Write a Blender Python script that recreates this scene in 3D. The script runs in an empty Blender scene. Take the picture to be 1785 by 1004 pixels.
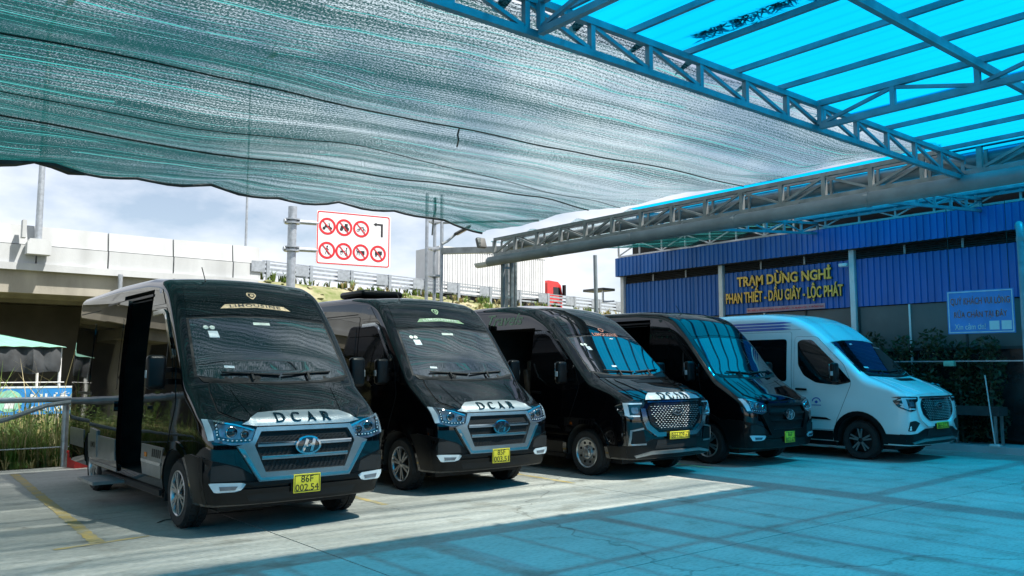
import bpy, bmesh, math, random
from mathutils import Vector, Matrix, geometry, noise
from mathutils.bvhtree import BVHTree
random.seed(7)
R = math.radians
sc = bpy.context.scene
C = sc.collection

# ---------------------------------------------------------------- camera, world, sun
cam_d = bpy.data.cameras.new('camera'); cam = bpy.data.objects.new('camera', cam_d); C.objects.link(cam)
YAW, PITCH = R(39.2), math.atan(143 / 1450.0)
cam.location = (0, 0, 1.7)
cam.rotation_euler = (R(90) + PITCH, 0, -YAW)
cam_d.sensor_width = 36.0
cam_d.lens = 36.0 * 1450.0 / 1785.0
cam_d.clip_end = 3000
sc.camera = cam

SUN_DIR = Vector((-0.30, 0.50, -1.0)).normalized()      # the way the light travels
sun_d = bpy.data.lights.new('sun', 'SUN'); sun_d.energy = 5.0; sun_d.angle = R(1.0); sun_d.color = (1, .95, .87)
sun = bpy.data.objects.new('sun', sun_d); C.objects.link(sun)
sun.rotation_euler = SUN_DIR.to_track_quat('-Z', 'Y').to_euler()
ELEV = math.asin(-SUN_DIR.z); AZ = math.atan2(-SUN_DIR.x, -SUN_DIR.y)

world = bpy.data.worlds.new('World'); sc.world = world; world.use_nodes = True
wn, wl = world.node_tree.nodes, world.node_tree.links
wn.clear()
w_out = wn.new('ShaderNodeOutputWorld'); w_bg = wn.new('ShaderNodeBackground')
sky = wn.new('ShaderNodeTexSky'); sky.sky_type = 'NISHITA'; sky.sun_disc = False
sky.sun_elevation = ELEV; sky.sun_rotation = AZ; sky.dust_density = .4
w_tc = wn.new('ShaderNodeTexCoord'); w_map = wn.new('ShaderNodeMapping'); w_map.inputs['Scale'].default_value = (1, 1, 2.2)
w_n = wn.new('ShaderNodeTexNoise'); w_n.inputs['Scale'].default_value = 3.4; w_n.inputs['Detail'].default_value = 8; w_n.inputs['Roughness'].default_value = .55
w_r = wn.new('ShaderNodeValToRGB'); w_r.color_ramp.elements[0].position = .40; w_r.color_ramp.elements[0].color = (.22, .22, .22, 1); w_r.color_ramp.elements[1].position = .60
w_mix = wn.new('ShaderNodeMixRGB'); w_mix.inputs['Color2'].default_value = (8.4, 8.8, 9.6, 1)
wl.new(w_tc.outputs['Generated'], w_map.inputs['Vector']); wl.new(w_map.outputs['Vector'], w_n.inputs['Vector'])
wl.new(w_n.outputs['Fac'], w_r.inputs['Fac']); wl.new(w_r.outputs['Color'], w_mix.inputs['Fac'])
wl.new(sky.outputs['Color'], w_mix.inputs['Color1']); wl.new(w_mix.outputs['Color'], w_bg.inputs['Color'])
w_bg.inputs['Strength'].default_value = 0.066
wl.new(w_bg.outputs['Background'], w_out.inputs['Surface'])

vs = sc.view_settings
vs.view_transform = 'Standard'; vs.look = 'None'; vs.gamma = 1; vs.exposure = 0.98
sc.render.engine = 'CYCLES'
cy = sc.cycles
cy.use_denoising = True
cy.max_bounces = 8; cy.diffuse_bounces = 3; cy.glossy_bounces = 4; cy.transparent_max_bounces = 12; cy.transmission_bounces = 4
cy.caustics_reflective = False; cy.caustics_refractive = False

# ---------------------------------------------------------------- materials
MATS = {}
def nodes_of(name):
    m = bpy.data.materials.new(name); m.use_nodes = True
    nt = m.node_tree; b = nt.nodes['Principled BSDF']
    return m, nt.nodes, nt.links, b
def mat(name, col=(.5, .5, .5), rough=.5, metal=0., var=.12, scale=6., bump=0., bscale=40., coat=0., ior=1.5, rvar=0., col2=None, stretch=(1, 1, 1)):
    if name in MATS: return MATS[name]
    m, N, L, b = nodes_of(name)
    b.inputs['Roughness'].default_value = rough; b.inputs['Metallic'].default_value = metal
    b.inputs['IOR'].default_value = ior; b.inputs['Coat Weight'].default_value = coat; b.inputs['Coat Roughness'].default_value = .02
    tc = N.new('ShaderNodeTexCoord'); mp = N.new('ShaderNodeMapping'); mp.inputs['Scale'].default_value = stretch
    L.new(tc.outputs['Object'], mp.inputs['Vector'])
    nz = N.new('ShaderNodeTexNoise'); nz.inputs['Scale'].default_value = scale; nz.inputs['Detail'].default_value = 6
    L.new(mp.outputs['Vector'], nz.inputs['Vector'])
    rp = N.new('ShaderNodeValToRGB')
    c2 = col2 or tuple(min(1, c * (1 + var)) for c in col); c1 = col if col2 else tuple(c * (1 - var) for c in col)
    rp.color_ramp.elements[0].position = .35; rp.color_ramp.elements[1].position = .66
    rp.color_ramp.elements[0].color = (*c1, 1); rp.color_ramp.elements[1].color = (*c2, 1)
    L.new(nz.outputs['Fac'], rp.inputs['Fac']); L.new(rp.outputs['Color'], b.inputs['Base Color'])
    if rvar:
        mr = N.new('ShaderNodeMapRange'); mr.inputs['To Min'].default_value = max(0, rough - rvar); mr.inputs['To Max'].default_value = rough + rvar
        mr.inputs['From Min'].default_value = .3; mr.inputs['From Max'].default_value = .7
        L.new(nz.outputs['Fac'], mr.inputs['Value']); L.new(mr.outputs['Result'], b.inputs['Roughness'])
    if bump:
        n2 = N.new('ShaderNodeTexNoise'); n2.inputs['Scale'].default_value = bscale; n2.inputs['Detail'].default_value = 4
        L.new(mp.outputs['Vector'], n2.inputs['Vector'])
        bp = N.new('ShaderNodeBump'); bp.inputs['Strength'].default_value = bump; bp.inputs['Distance'].default_value = .02
        L.new(n2.outputs['Fac'], bp.inputs['Height']); L.new(bp.outputs['Normal'], b.inputs['Normal'])
    MATS[name] = m
    return m
def M(n): return MATS[n]

mat('black_paint', (.002, .002, .003), .03, var=.1, scale=2, ior=1.7, rvar=.015)
mat('white_paint', (.78, .80, .80), .25, coat=.7, var=.02, scale=2)
mat('dark_glass', (.004, .006, .009), .025, var=.1, scale=3, ior=2.9, bump=.003, bscale=1.3)
mat('side_glass', (.004, .005, .006), .02, var=.1, scale=3, ior=1.7)
mat('satin_black', (.003, .0036, .0045), .36, var=.2, scale=8, ior=1.34)
mat('plaque', (.46, .49, .50), .42, .5, var=.02, scale=3)
mat('matt_black', (.006, .006, .007), .7, var=.2, scale=8)
mat('interior', (.028, .027, .026), .8, var=.3, scale=6)
mat('seat_leather', (.10, .075, .055), .5, var=.3, scale=6)
mat('rubber', (.013, .013, .014), .75, var=.3, scale=14, bump=.2)
mat('chrome', (.46, .50, .53), .12, 1., var=.04)
mat('satin_silver', (.34, .355, .365), .34, .9, var=.08)
mat('alloy', (.46, .47, .48), .32, .9, var=.08)
mat('lamp_lens', (.10, .13, .17), .04, .4, var=.3, scale=12, coat=1.)
mat('lamp_white', (.60, .68, .74), .12, .2, var=.05, coat=1.)
mat('lamp_dark', (.01, .012, .015), .05, var=.3, coat=1.)
mat('amber', (.75, .22, .03), .25, var=.1)
mat('plate_yellow', (.72, .60, .04), .45, var=.06)
mat('plate_black', (.01, .01, .01), .5)
mat('decal_gold', (.55, .40, .24), .4, var=.25, scale=18)
mat('decal_green', (.28, .42, .24), .4, var=.25, scale=18)
mat('decal_pale', (.60, .66, .58), .5, var=.1)
mat('decal_red', (.50, .20, .13), .4, var=.25, scale=18)
mat('stripe_blue', (.02, .09, .40), .3, var=.05, coat=.5)
mat('sticker_white', (.62, .68, .70), .5, var=.05)
mat('step_metal', (.42, .42, .42), .4, .8, var=.1)
mat('letter_teal', (.008, .05, .07), .25, .6, var=.1)

mat('steel_blue', (.15, .27, .32), .45, .35, var=.18, scale=5)
mat('steel_grey', (.26, .28, .28), .45, .5, var=.2, scale=5)
mat('galv', (.42, .45, .48), .42, .7, var=.15, scale=8)
mat('pipe_grey', (.21, .25, .27), .42, .0, var=.15, scale=3)
mat('grey_paint', (.30, .33, .34), .5, var=.12, scale=3)
mat('white_metal', (.70, .71, .70), .45, var=.06)
mat('clad_blue', (.018, .125, .40), .38, var=.14, scale=1.3, stretch=(1, 1, .25))
mat('louvre_dark', (.035, .036, .036), .6, var=.2)
mat('dark_wall', (.012, .014, .015), .25, var=.3, scale=1.)
mat('grey_panel', (.10, .10, .095), .5, var=.15, scale=1.5)
mat('letter_gold', (.92, .52, .09), .4, .0, var=.12, scale=9)
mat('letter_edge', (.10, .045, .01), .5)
mat('red_print', (.55, .02, .04), .5)
mat('banner_pale', (.42, .26, .30), .6)
mat('sign_white', (.74, .74, .75), .45, var=.03)
mat('sign_red', (.60, .02, .03), .4, var=.05)
mat('sign_black', (.015, .015, .018), .5)
mat('board_blue', (.03, .22, .55), .4, var=.1, scale=4)
mat('board_trim', (.55, .62, .66), .5)
mat('print_maroon', (.28, .05, .03), .5)
mat('concrete_pale', (.44, .46, .47), .8, var=.13, scale=1.1, bump=.15, stretch=(1, 1, .3))
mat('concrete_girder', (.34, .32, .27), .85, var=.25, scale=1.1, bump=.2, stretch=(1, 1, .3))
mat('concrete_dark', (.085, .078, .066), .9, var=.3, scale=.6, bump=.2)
mat('soil', (.17, .14, .09), .95, var=.4, scale=1.2, bump=.5, col2=(.09, .12, .04))
mat('rubble', (.10, .13, .035), .95, scale=1.3, bump=.9, bscale=7, col2=(.33, .29, .19))
mat('asphalt', (.06, .06, .06), .9, var=.2)
mat('tarp_grey', (.05, .055, .06), .6, var=.3, scale=3, bump=.4, bscale=6)
mat('roof_mint', (.17, .38, .29), .4, var=.1, scale=2)
mat('tarp_blue', (.03, .10, .45), .5, var=.2)
mat('red_plastic', (.45, .03, .03), .45, var=.15)
mat('cone_orange', (.80, .16, .03), .5, var=.1)
mat('cone_white', (.75, .72, .6), .5)
mat('container_white', (.66, .67, .67), .5, var=.05, scale=2)
mat('truck_red', (.55, .03, .025), .3, coat=.6)
mat('yellow_line', (.55, .38, .12), .8, scale=5, col2=(.36, .32, .22))
mat('bark', (.10, .08, .06), .9, var=.3)
mat('ceramic', (.55, .58, .58), .2)
mat('mop_handle', (.55, .56, .56), .35, .4)
mat('mint_plastic', (.25, .55, .42), .4)
mat('net_tie', (.55, .6, .6), .8)
mat('rope', (.02, .03, .028), .9)

def leaf_mat(name, a, b, tr=.35):
    m, N, L, bs = nodes_of(name)
    oi = N.new('ShaderNodeTexCoord'); nz = N.new('ShaderNodeTexNoise'); nz.inputs['Scale'].default_value = 2.6; nz.inputs['Detail'].default_value = 5
    L.new(oi.outputs['Object'], nz.inputs['Vector'])
    rp = N.new('ShaderNodeValToRGB'); rp.color_ramp.elements[0].position = .38; rp.color_ramp.elements[1].position = .62
    rp.color_ramp.elements[0].color = (*a, 1); rp.color_ramp.elements[1].color = (*b, 1)
    L.new(nz.outputs['Fac'], rp.inputs['Fac']); L.new(rp.outputs['Color'], bs.inputs['Base Color']); bs.inputs['Roughness'].default_value = .55
    t = N.new('ShaderNodeBsdfTranslucent'); L.new(rp.outputs['Color'], t.inputs['Color'])
    mx = N.new('ShaderNodeMixShader'); mx.inputs[0].default_value = tr
    L.new(bs.outputs[0], mx.inputs[1]); L.new(t.outputs[0], mx.inputs[2]); L.new(mx.outputs[0], N['Material Output'].inputs['Surface'])
    MATS[name] = m
leaf_mat('grass_green', (.10, .20, .03), (.24, .32, .09))
leaf_mat('grass_dry', (.30, .25, .10), (.42, .36, .18))
leaf_mat('weed_leaf', (.08, .16, .03), (.18, .27, .07))
leaf_mat('hedge_leaf', (.018, .035, .014), (.045, .07, .025), .2)
leaf_mat('palm_leaf', (.08, .12, .03), (.32, .27, .10))
leaf_mat('litter', (.03, .03, .015), (.06, .05, .02), .1)

def blue_sheet():
    m, N, L, b = nodes_of('blue_sheet'); N.remove(b)
    tc = N.new('ShaderNodeTexCoord'); nz = N.new('ShaderNodeTexNoise'); nz.inputs['Scale'].default_value = .9; nz.inputs['Detail'].default_value = 5
    L.new(tc.outputs['Object'], nz.inputs['Vector'])
    rp = N.new('ShaderNodeValToRGB'); rp.color_ramp.elements[0].position = .35; rp.color_ramp.elements[1].position = .65
    rp.color_ramp.elements[0].color = (.001, .42, .78, 1); rp.color_ramp.elements[1].color = (.002, .47, .86, 1)
    L.new(nz.outputs['Fac'], rp.inputs['Fac'])
    tr = N.new('ShaderNodeBsdfTransparent'); L.new(rp.outputs['Color'], tr.inputs['Color'])
    tl = N.new('ShaderNodeBsdfTranslucent'); tl.inputs['Color'].default_value = (.001, .27, .50, 1)
    mx = N.new('ShaderNodeMixShader'); mx.inputs[0].default_value = .72
    L.new(tr.outputs[0], mx.inputs[1]); L.new(tl.outputs[0], mx.inputs[2])
    L.new(mx.outputs[0], N['Material Output'].inputs['Surface']); MATS['blue_sheet'] = m
blue_sheet()

def net_mat():
    m, N, L, b = nodes_of('shade_net'); N.remove(b)
    uv = N.new('ShaderNodeTexCoord')
    def math_(op, a, bb=None, c=None):
        n = N.new('ShaderNodeMath'); n.operation = op
        for i, v in enumerate((a, bb, c)):
            if v is None: continue
            if isinstance(v, (int, float)): n.inputs[i].default_value = v
            else: L.new(v, n.inputs[i])
        return n.outputs[0]
    # slow waviness of the knit
    sep = N.new('ShaderNodeSeparateXYZ'); L.new(uv.outputs['UV'], sep.inputs[0])
    wv = N.new('ShaderNodeTexNoise'); wv.inputs['Scale'].default_value = .55; wv.inputs['Detail'].default_value = 2; L.new(uv.outputs['UV'], wv.inputs['Vector'])
    v2 = math_('MULTIPLY_ADD', wv.outputs['Fac'], .35, sep.outputs['Y'])
    # fine holes
    mp = N.new('ShaderNodeMapping'); mp.inputs['Scale'].default_value = (48, 78, 1); L.new(uv.outputs['UV'], mp.inputs['Vector'])
    fine = N.new('ShaderNodeTexNoise'); fine.inputs['Scale'].default_value = 1; fine.inputs['Detail'].default_value = 3; fine.inputs['Roughness'].default_value = .7; L.new(mp.outputs['Vector'], fine.inputs['Vector'])
    # cloth density: bands that also stand in for fold shading, and broad patches
    mp2 = N.new('ShaderNodeMapping'); mp2.inputs['Scale'].default_value = (.12, 2.6, 1); L.new(uv.outputs['UV'], mp2.inputs['Vector'])
    band = N.new('ShaderNodeTexNoise'); band.inputs['Scale'].default_value = 1; band.inputs['Detail'].default_value = 5; L.new(mp2.outputs['Vector'], band.inputs['Vector'])
    rows = math_('SINE', math_('MULTIPLY', v2, 92.))
    thr = math_('MULTIPLY_ADD', band.outputs['Fac'], .38, .35)
    thr = math_('MULTIPLY_ADD', rows, .035, thr)
    thr = math_('MULTIPLY_ADD', sep.outputs['Y'], .008, thr)  # far side made denser to stand in for the grazing view
    thr = math_('MULTIPLY_ADD', math_('MINIMUM', sep.outputs['X'], 8.5), -.0165, math_('ADD', thr, .058))
    hole = math_('MULTIPLY', math_('SUBTRACT', fine.outputs['Fac'], thr), 11.)
    n = N.new('ShaderNodeClamp'); L.new(math_('ADD', hole, .5), n.inputs[0]); hole = math_('MULTIPLY_ADD', n.outputs[0], .90, .025)
    # edge tapes: thin light lines
    fr = math_('FRACT', math_('MULTIPLY', v2, 6.3)); ln = math_('LESS_THAN', fr, .055)
    fr2 = math_('FRACT', math_('MULTIPLY', v2, 1.37)); ln2 = math_('LESS_THAN', fr2, .03)
    lsel = N.new('ShaderNodeTexNoise'); lsel.inputs['Scale'].default_value = 1
    mp3 = N.new('ShaderNodeMapping'); mp3.inputs['Scale'].default_value = (.25, 3.3, 1); L.new(uv.outputs['UV'], mp3.inputs['Vector']); L.new(mp3.outputs['Vector'], lsel.inputs['Vector'])
    lmask = math_('MULTIPLY', math_('MAXIMUM', ln, ln2), math_('GREATER_THAN', lsel.outputs['Fac'], .49))
    alpha_t = math_('MULTIPLY', hole, math_('SUBTRACT', 1., math_('MULTIPLY', lmask, .75)))
    col = N.new('ShaderNodeMixRGB'); col.inputs[1].default_value = (.004, .043, .045, 1); col.inputs[2].default_value = (.05, .30, .30, 1); L.new(lmask, col.inputs[0])
    tl = N.new('ShaderNodeBsdfTranslucent'); L.new(col.outputs[0], tl.inputs['Color'])
    df = N.new('ShaderNodeBsdfDiffuse'); L.new(col.outputs[0], df.inputs['Color'])
    a1 = N.new('ShaderNodeMixShader'); a1.inputs[0].default_value = .35; L.new(tl.outputs[0], a1.inputs[1]); L.new(df.outputs[0], a1.inputs[2])
    tr = N.new('ShaderNodeBsdfTransparent'); tr.inputs['Color'].default_value = (.84, .95, .96, 1)
    mx = N.new('ShaderNodeMixShader'); L.new(alpha_t, mx.inputs[0]); L.new(a1.outputs[0], mx.inputs[1]); L.new(tr.outputs[0], mx.inputs[2])
    L.new(mx.outputs[0], N['Material Output'].inputs['Surface']); MATS['shade_net'] = m
net_mat()

def concrete_floor():
    m, N, L, b = nodes_of('yard_concrete')
    g = N.new('ShaderNodeNewGeometry')
    def nz(scale, det=6, st=(1, 1, 1)):
        mp = N.new('ShaderNodeMapping'); mp.inputs['Scale'].default_value = st; L.new(g.outputs['Position'], mp.inputs['Vector'])
        n = N.new('ShaderNodeTexNoise'); n.inputs['Scale'].default_value = scale; n.inputs['Detail'].default_value = det; L.new(mp.outputs['Vector'], n.inputs['Vector']); return n.outputs['Fac']
    r1 = N.new('ShaderNodeValToRGB'); r1.color_ramp.elements[0].position = .3; r1.color_ramp.elements[1].position = .7
    r1.color_ramp.elements[0].color = (.36, .35, .32, 1); r1.color_ramp.elements[1].color = (.50, .48, .44, 1)
    L.new(nz(.7, 8), r1.inputs['Fac'])
    r2 = N.new('ShaderNodeValToRGB'); r2.color_ramp.elements[0].position = .36; r2.color_ramp.elements[1].position = .6
    r2.color_ramp.elements[0].color = (.90, .90, .89, 1); r2.color_ramp.elements[1].color = (1, 1, 1, 1)
    L.new(nz(3.0, 8, (.45, 1.5, 1)), r2.inputs['Fac'])                 # broom streaks along the row
    r3 = N.new('ShaderNodeValToRGB'); r3.color_ramp.elements[0].position = .34; r3.color_ramp.elements[1].position = .42
    r3.color_ramp.elements[0].color = (.78, .76, .73, 1); r3.color_ramp.elements[1].color = (1, 1, 1, 1)
    L.new(nz(1.6, 9), r3.inputs['Fac'])                               # oil and tyre stains
    m1 = N.new('ShaderNodeMixRGB'); m1.blend_type = 'MULTIPLY'; m1.inputs[0].default_value = 1; L.new(r1.outputs[0], m1.inputs[1]); L.new(r2.outputs[0], m1.inputs[2])
    m2 = N.new('ShaderNodeMixRGB'); m2.blend_type = 'MULTIPLY'; m2.inputs[0].default_value = 1; L.new(m1.outputs[0], m2.inputs[1]); L.new(r3.outputs[0], m2.inputs[2])
    r4 = N.new('ShaderNodeValToRGB'); r4.color_ramp.elements[0].position = .35; r4.color_ramp.elements[1].position = .55
    r4.color_ramp.elements[0].color = (.80, .79, .77, 1); r4.color_ramp.elements[1].color = (1, 1, 1, 1)
    L.new(nz(26, 6, (.6, 1.3, 1)), r4.inputs['Fac'])                   # grit
    m3 = N.new('ShaderNodeMixRGB'); m3.blend_type = 'MULTIPLY'; m3.inputs[0].default_value = 1; L.new(m2.outputs[0], m3.inputs[1]); L.new(r4.outputs[0], m3.inputs[2])
    vo = N.new('ShaderNodeTexVoronoi'); vo.feature = 'DISTANCE_TO_EDGE'; vo.inputs['Scale'].default_value = .16
    wp = N.new('ShaderNodeTexNoise'); wp.inputs['Scale'].default_value = 1.3; wp.inputs['Detail'].default_value = 7; L.new(g.outputs['Position'], wp.inputs['Vector'])
    ad = N.new('ShaderNodeMixRGB'); ad.blend_type = 'ADD'; ad.inputs[0].default_value = 1.1; L.new(g.outputs['Position'], ad.inputs[1]); L.new(wp.outputs['Color'], ad.inputs[2]); L.new(ad.outputs[0], vo.inputs['Vector'])
    r5 = N.new('ShaderNodeValToRGB'); r5.color_ramp.elements[0].position = .0008; r5.color_ramp.elements[1].position = .0022
    r5.color_ramp.elements[0].color = (.55, .54, .52, 1); r5.color_ramp.elements[1].color = (1, 1, 1, 1); L.new(vo.outputs['Distance'], r5.inputs['Fac'])   # hair cracks
    m4 = N.new('ShaderNodeMixRGB'); m4.blend_type = 'MULTIPLY'; m4.inputs[0].default_value = 1; L.new(m3.outputs[0], m4.inputs[1]); L.new(r5.outputs[0], m4.inputs[2])
    L.new(m4.outputs[0], b.inputs['Base Color']); b.inputs['Roughness'].default_value = .72
    bp = N.new('ShaderNodeBump'); bp.inputs['Strength'].default_value = .35; bp.inputs['Distance'].default_value = .01; L.new(nz(30, 5, (.3, 1.6, 1)), bp.inputs['Height']); L.new(bp.outputs[0], b.inputs['Normal'])
    MATS['yard_concrete'] = m
concrete_floor()

# ---------------------------------------------------------------- builders
def tag(o, label=None, cat=None, group=None, kind=None):
    if label: o['label'] = label
    if cat: o['category'] = cat
    if group: o['group'] = group
    if kind: o['kind'] = kind
    return o
def thing(name, label, cat, loc=(0, 0, 0), rotz=0., group=None):
    o = bpy.data.objects.new(name, None); C.objects.link(o); o.location = loc; o.rotation_euler = (0, 0, rotz)
    o.empty_display_size = .2
    return tag(o, label, cat, group)
def origin_of(p):
    while p is not None and p.type != 'EMPTY' and p.parent: p = p.parent
    return Vector(p.location) if p is not None else Vector((0, 0, 0))
def link(name, me, m, parent=None):
    if m is not None and len(me.materials) == 0:
        for x in (m if isinstance(m, (list, tuple)) else [m]): me.materials.append(M(x) if isinstance(x, str) else x)
    o = bpy.data.objects.new(name, me); C.objects.link(o)
    if parent is not None: o.parent = parent
    return o
class MB:
    def __init__(s): s.v = []; s.f = []
    def add(s, vs, fs):
        n = len(s.v); s.v += [tuple(v) for v in vs]; s.f += [tuple(i + n for i in f) for f in fs]; return s
    def box(s, a, b):
        (x0, y0, z0), (x1, y1, z1) = a, b
        return s.add([(x0, y0, z0), (x1, y0, z0), (x1, y1, z0), (x0, y1, z0), (x0, y0, z1), (x1, y0, z1), (x1, y1, z1), (x0, y1, z1)],
                     [(0, 3, 2, 1), (4, 5, 6, 7), (0, 1, 5, 4), (1, 2, 6, 5), (2, 3, 7, 6), (3, 0, 4, 7)])
    def bar(s, p, q, w, h, up=(0, 0, 1)):
        p, q = Vector(p), Vector(q); d = (q - p).normalized(); u = Vector(up)
        if abs(d.dot(u)) > .99: u = Vector((0, 1, 0))
        a = d.cross(u).normalized() * w / 2; b = a.cross(d).normalized() * h / 2
        return s.add([p - a - b, p + a - b, p + a + b, p - a + b, q - a - b, q + a - b, q + a + b, q - a + b],
                     [(0, 1, 2, 3), (7, 6, 5, 4), (0, 4, 5, 1), (1, 5, 6, 2), (2, 6, 7, 3), (3, 7, 4, 0)])
    def tube(s, pts, r, n=8, cap=True):
        pts = [Vector(p) for p in pts]; rings = []
        rr = r if isinstance(r, (list, tuple)) else [r] * len(pts)
        a = None
        for i, p in enumerate(pts):
            d = (pts[min(i + 1, len(pts) - 1)] - pts[max(i - 1, 0)]).normalized()
            if a is None: a = d.orthogonal().normalized()
            else: a = (a - d * a.dot(d)).normalized()
            b = d.cross(a)
            rings.append([p + (a * math.cos(t) + b * math.sin(t)) * rr[i] for t in [2 * math.pi * k / n for k in range(n)]])
        vs = [v for r_ in rings for v in r_]; fs = []
        for i in range(len(rings) - 1):
            for k in range(n): fs.append((i * n + k, i * n + (k + 1) % n, (i + 1) * n + (k + 1) % n, (i + 1) * n + k))
        if cap: fs += [tuple(reversed(range(n))), tuple(range((len(rings) - 1) * n, len(rings) * n))]
        return s.add(vs, fs)
    def lathe(s, prof, c, axis='x', n=28, close=False):
        vs = []
        for (r, h) in prof:
            for k in range(n):
                t = 2 * math.pi * k / n; u, w = r * math.cos(t), r * math.sin(t)
                vs.append({'x': (c[0] + h, c[1] + u, c[2] + w), 'y': (c[0] + u, c[1] + h, c[2] + w), 'z': (c[0] + u, c[1] + w, c[2] + h)}[axis])
        fs = []; m = len(prof)
        for i in range(m if close else m - 1):
            j = (i + 1) % m
            for k in range(n): fs.append((i * n + k, i * n + (k + 1) % n, j * n + (k + 1) % n, j * n + k))
        return s.add(vs, fs)
    def prism(s, poly, fn0, fn1):
        n = len(poly)
        return s.add([fn0(*p) for p in poly] + [fn1(*p) for p in poly],
                     [tuple(range(n)), tuple(reversed(range(n, 2 * n)))] + [(i, i + n, (i + 1) % n + n, (i + 1) % n) for i in range(n)])
    def rbox(s, c, size, r=.03, seg=3, rot=None):
        bm = bmesh.new(); bmesh.ops.create_cube(bm, size=1)
        for v in bm.verts: v.co = Vector((v.co.x * size[0], v.co.y * size[1], v.co.z * size[2]))
        bmesh.ops.bevel(bm, geom=bm.edges[:], offset=r, segments=seg, affect='EDGES', profile=.5)
        bm.verts.index_update()
        vs = [(rot @ v.co if rot else v.co) + Vector(c) for v in bm.verts]; fs = [[v.index for v in f.verts] for f in bm.faces]; bm.free()
        return s.add(vs, fs)
    def mesh(s, name, smooth=35, fix=True, off=None):
        me = bpy.data.meshes.new(name)
        vs = s.v if off is None else [(x - off[0], y - off[1], z - off[2]) for x, y, z in s.v]
        me.from_pydata(vs, [], s.f); me.update()
        if fix:
            bm = bmesh.new(); bm.from_mesh(me); bmesh.ops.recalc_face_normals(bm, faces=bm.faces[:]); bm.to_mesh(me); bm.free()
        if smooth:
            me.shade_smooth(); me.set_sharp_from_angle(angle=R(smooth))
        return me
    def build(s, name, m, parent=None, smooth=35, fix=True, world=True):
        off = origin_of(parent) if (world and parent is not None) else None
        return link(name, s.mesh(name, smooth, fix, off), m, parent)
def inside(pt, poly):
    x, y = pt; c = False; j = len(poly) - 1
    for i in range(len(poly)):
        (xi, yi), (xj, yj) = poly[i], poly[j]
        if (yi > y) != (yj > y) and x < (xj - xi) * (y - yi) / (yj - yi) + xi: c = not c
        j = i
    return c
def resample(poly, step):
    out = []
    for i, p in enumerate(poly):
        q = poly[(i + 1) % len(poly)]; d = math.dist(p, q); n = max(1, int(math.ceil(d / step)))
        out += [(p[0] + (q[0] - p[0]) * k / n, p[1] + (q[1] - p[1]) * k / n) for k in range(n)]
    return out
def rounded(poly, r, seg=3):
    out = []
    n = len(poly)
    for i in range(n):
        p = Vector(poly[i]); a = Vector(poly[i - 1]) - p; b = Vector(poly[(i + 1) % n]) - p
        rr = min(r, a.length * .45, b.length * .45); p0 = p + a.normalized() * rr; p1 = p + b.normalized() * rr
        for k in range(seg + 1):
            t = k / seg; out.append(tuple(p0 * (1 - t) ** 2 + p * 2 * t * (1 - t) + p1 * t * t))
    return out
def ribbon(pts, w):
    pts = [Vector(p) for p in pts]; l, r = [], []
    for i, p in enumerate(pts):
        d = (pts[min(i + 1, len(pts) - 1)] - pts[max(i - 1, 0)]).normalized(); n = Vector((-d.y, d.x)) * w / 2
        l.append(tuple(p + n)); r.append(tuple(p - n))
    return l + r[::-1]
def ellipse(c, a, b, n=24): return [(c[0] + a * math.cos(2 * math.pi * k / n), c[1] + b * math.sin(2 * math.pi * k / n)) for k in range(n)]
def cdt(poly, step=.07, holes=()):
    loops = [resample(poly, step)] + [resample(h, step) for h in holes]
    vs, es = [], []
    for lp in loops:
        n0 = len(vs); vs += [Vector(p) for p in lp]; es += [(n0 + i, n0 + (i + 1) % len(lp)) for i in range(len(lp))]
    nb = len(vs)
    xs = [p[0] for p in poly]; ys = [p[1] for p in poly]
    bl = [v for v in vs]
    y = min(ys) + step * .5; row = 0
    while y < max(ys):
        x = min(xs) + step * (.5 if row % 2 else .25)
        while x < max(xs):
            if inside((x, y), loops[0]) and not any(inside((x, y), h) for h in loops[1:]):
                if min((b.x - x) ** 2 + (b.y - y) ** 2 for b in bl) > (step * .45) ** 2: vs.append(Vector((x, y)))
            x += step
        y += step; row += 1
    r = geometry.delaunay_2d_cdt(vs, es, [], 0, 1e-6)
    ov, of = r[0], r[2]; fs = []
    for f in of:
        c = sum((ov[i] for i in f), Vector((0, 0))) / len(f)
        if inside(c, loops[0]) and not any(inside(c, h) for h in loops[1:]): fs.append(tuple(f))
    return [tuple(v) for v in ov], fs
def text_mesh(body, bold=.0, shear=0., extrude=0., spacing=1.):
    cu = bpy.data.curves.new('lettering', 'FONT'); cu.body = body; cu.offset = bold; cu.shear = shear; cu.extrude = extrude
    cu.align_x = 'CENTER'; cu.align_y = 'CENTER'; cu.space_character = spacing; cu.resolution_u = 3; cu.size = 1
    o = bpy.data.objects.new('lettering', cu); C.objects.link(o)
    dg = bpy.context.evaluated_depsgraph_get(); me = bpy.data.meshes.new_from_object(o.evaluated_get(dg))
    bpy.data.objects.remove(o); bpy.data.curves.remove(cu)
    me.materials.clear()
    xs = [v.co.x for v in me.vertices]; ys = [v.co.y for v in me.vertices]
    cx, cy_ = (min(xs) + max(xs)) / 2, (min(ys) + max(ys)) / 2
    for v in me.vertices: v.co.x -= cx; v.co.y -= cy_
    return me, max(xs) - min(xs), max(ys) - min(ys)
def flat_text(body, m, parent, center, width, height, right, up, bold=.0, shear=0., depth=.004, spacing=1., name='lettering', off=None):
    me, w, h = text_mesh(body, bold, shear, 1., spacing); right, up = Vector(right), Vector(up); nrm = right.cross(up)
    for v in me.vertices:
        x, y, z = v.co
        v.co = Vector(center) + right * x * width / w + up * y * height / h + nrm * (depth if z > 0 else 0) - (off or Vector((0, 0, 0)))
    o = link(name, me, m, parent)
    return o
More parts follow.
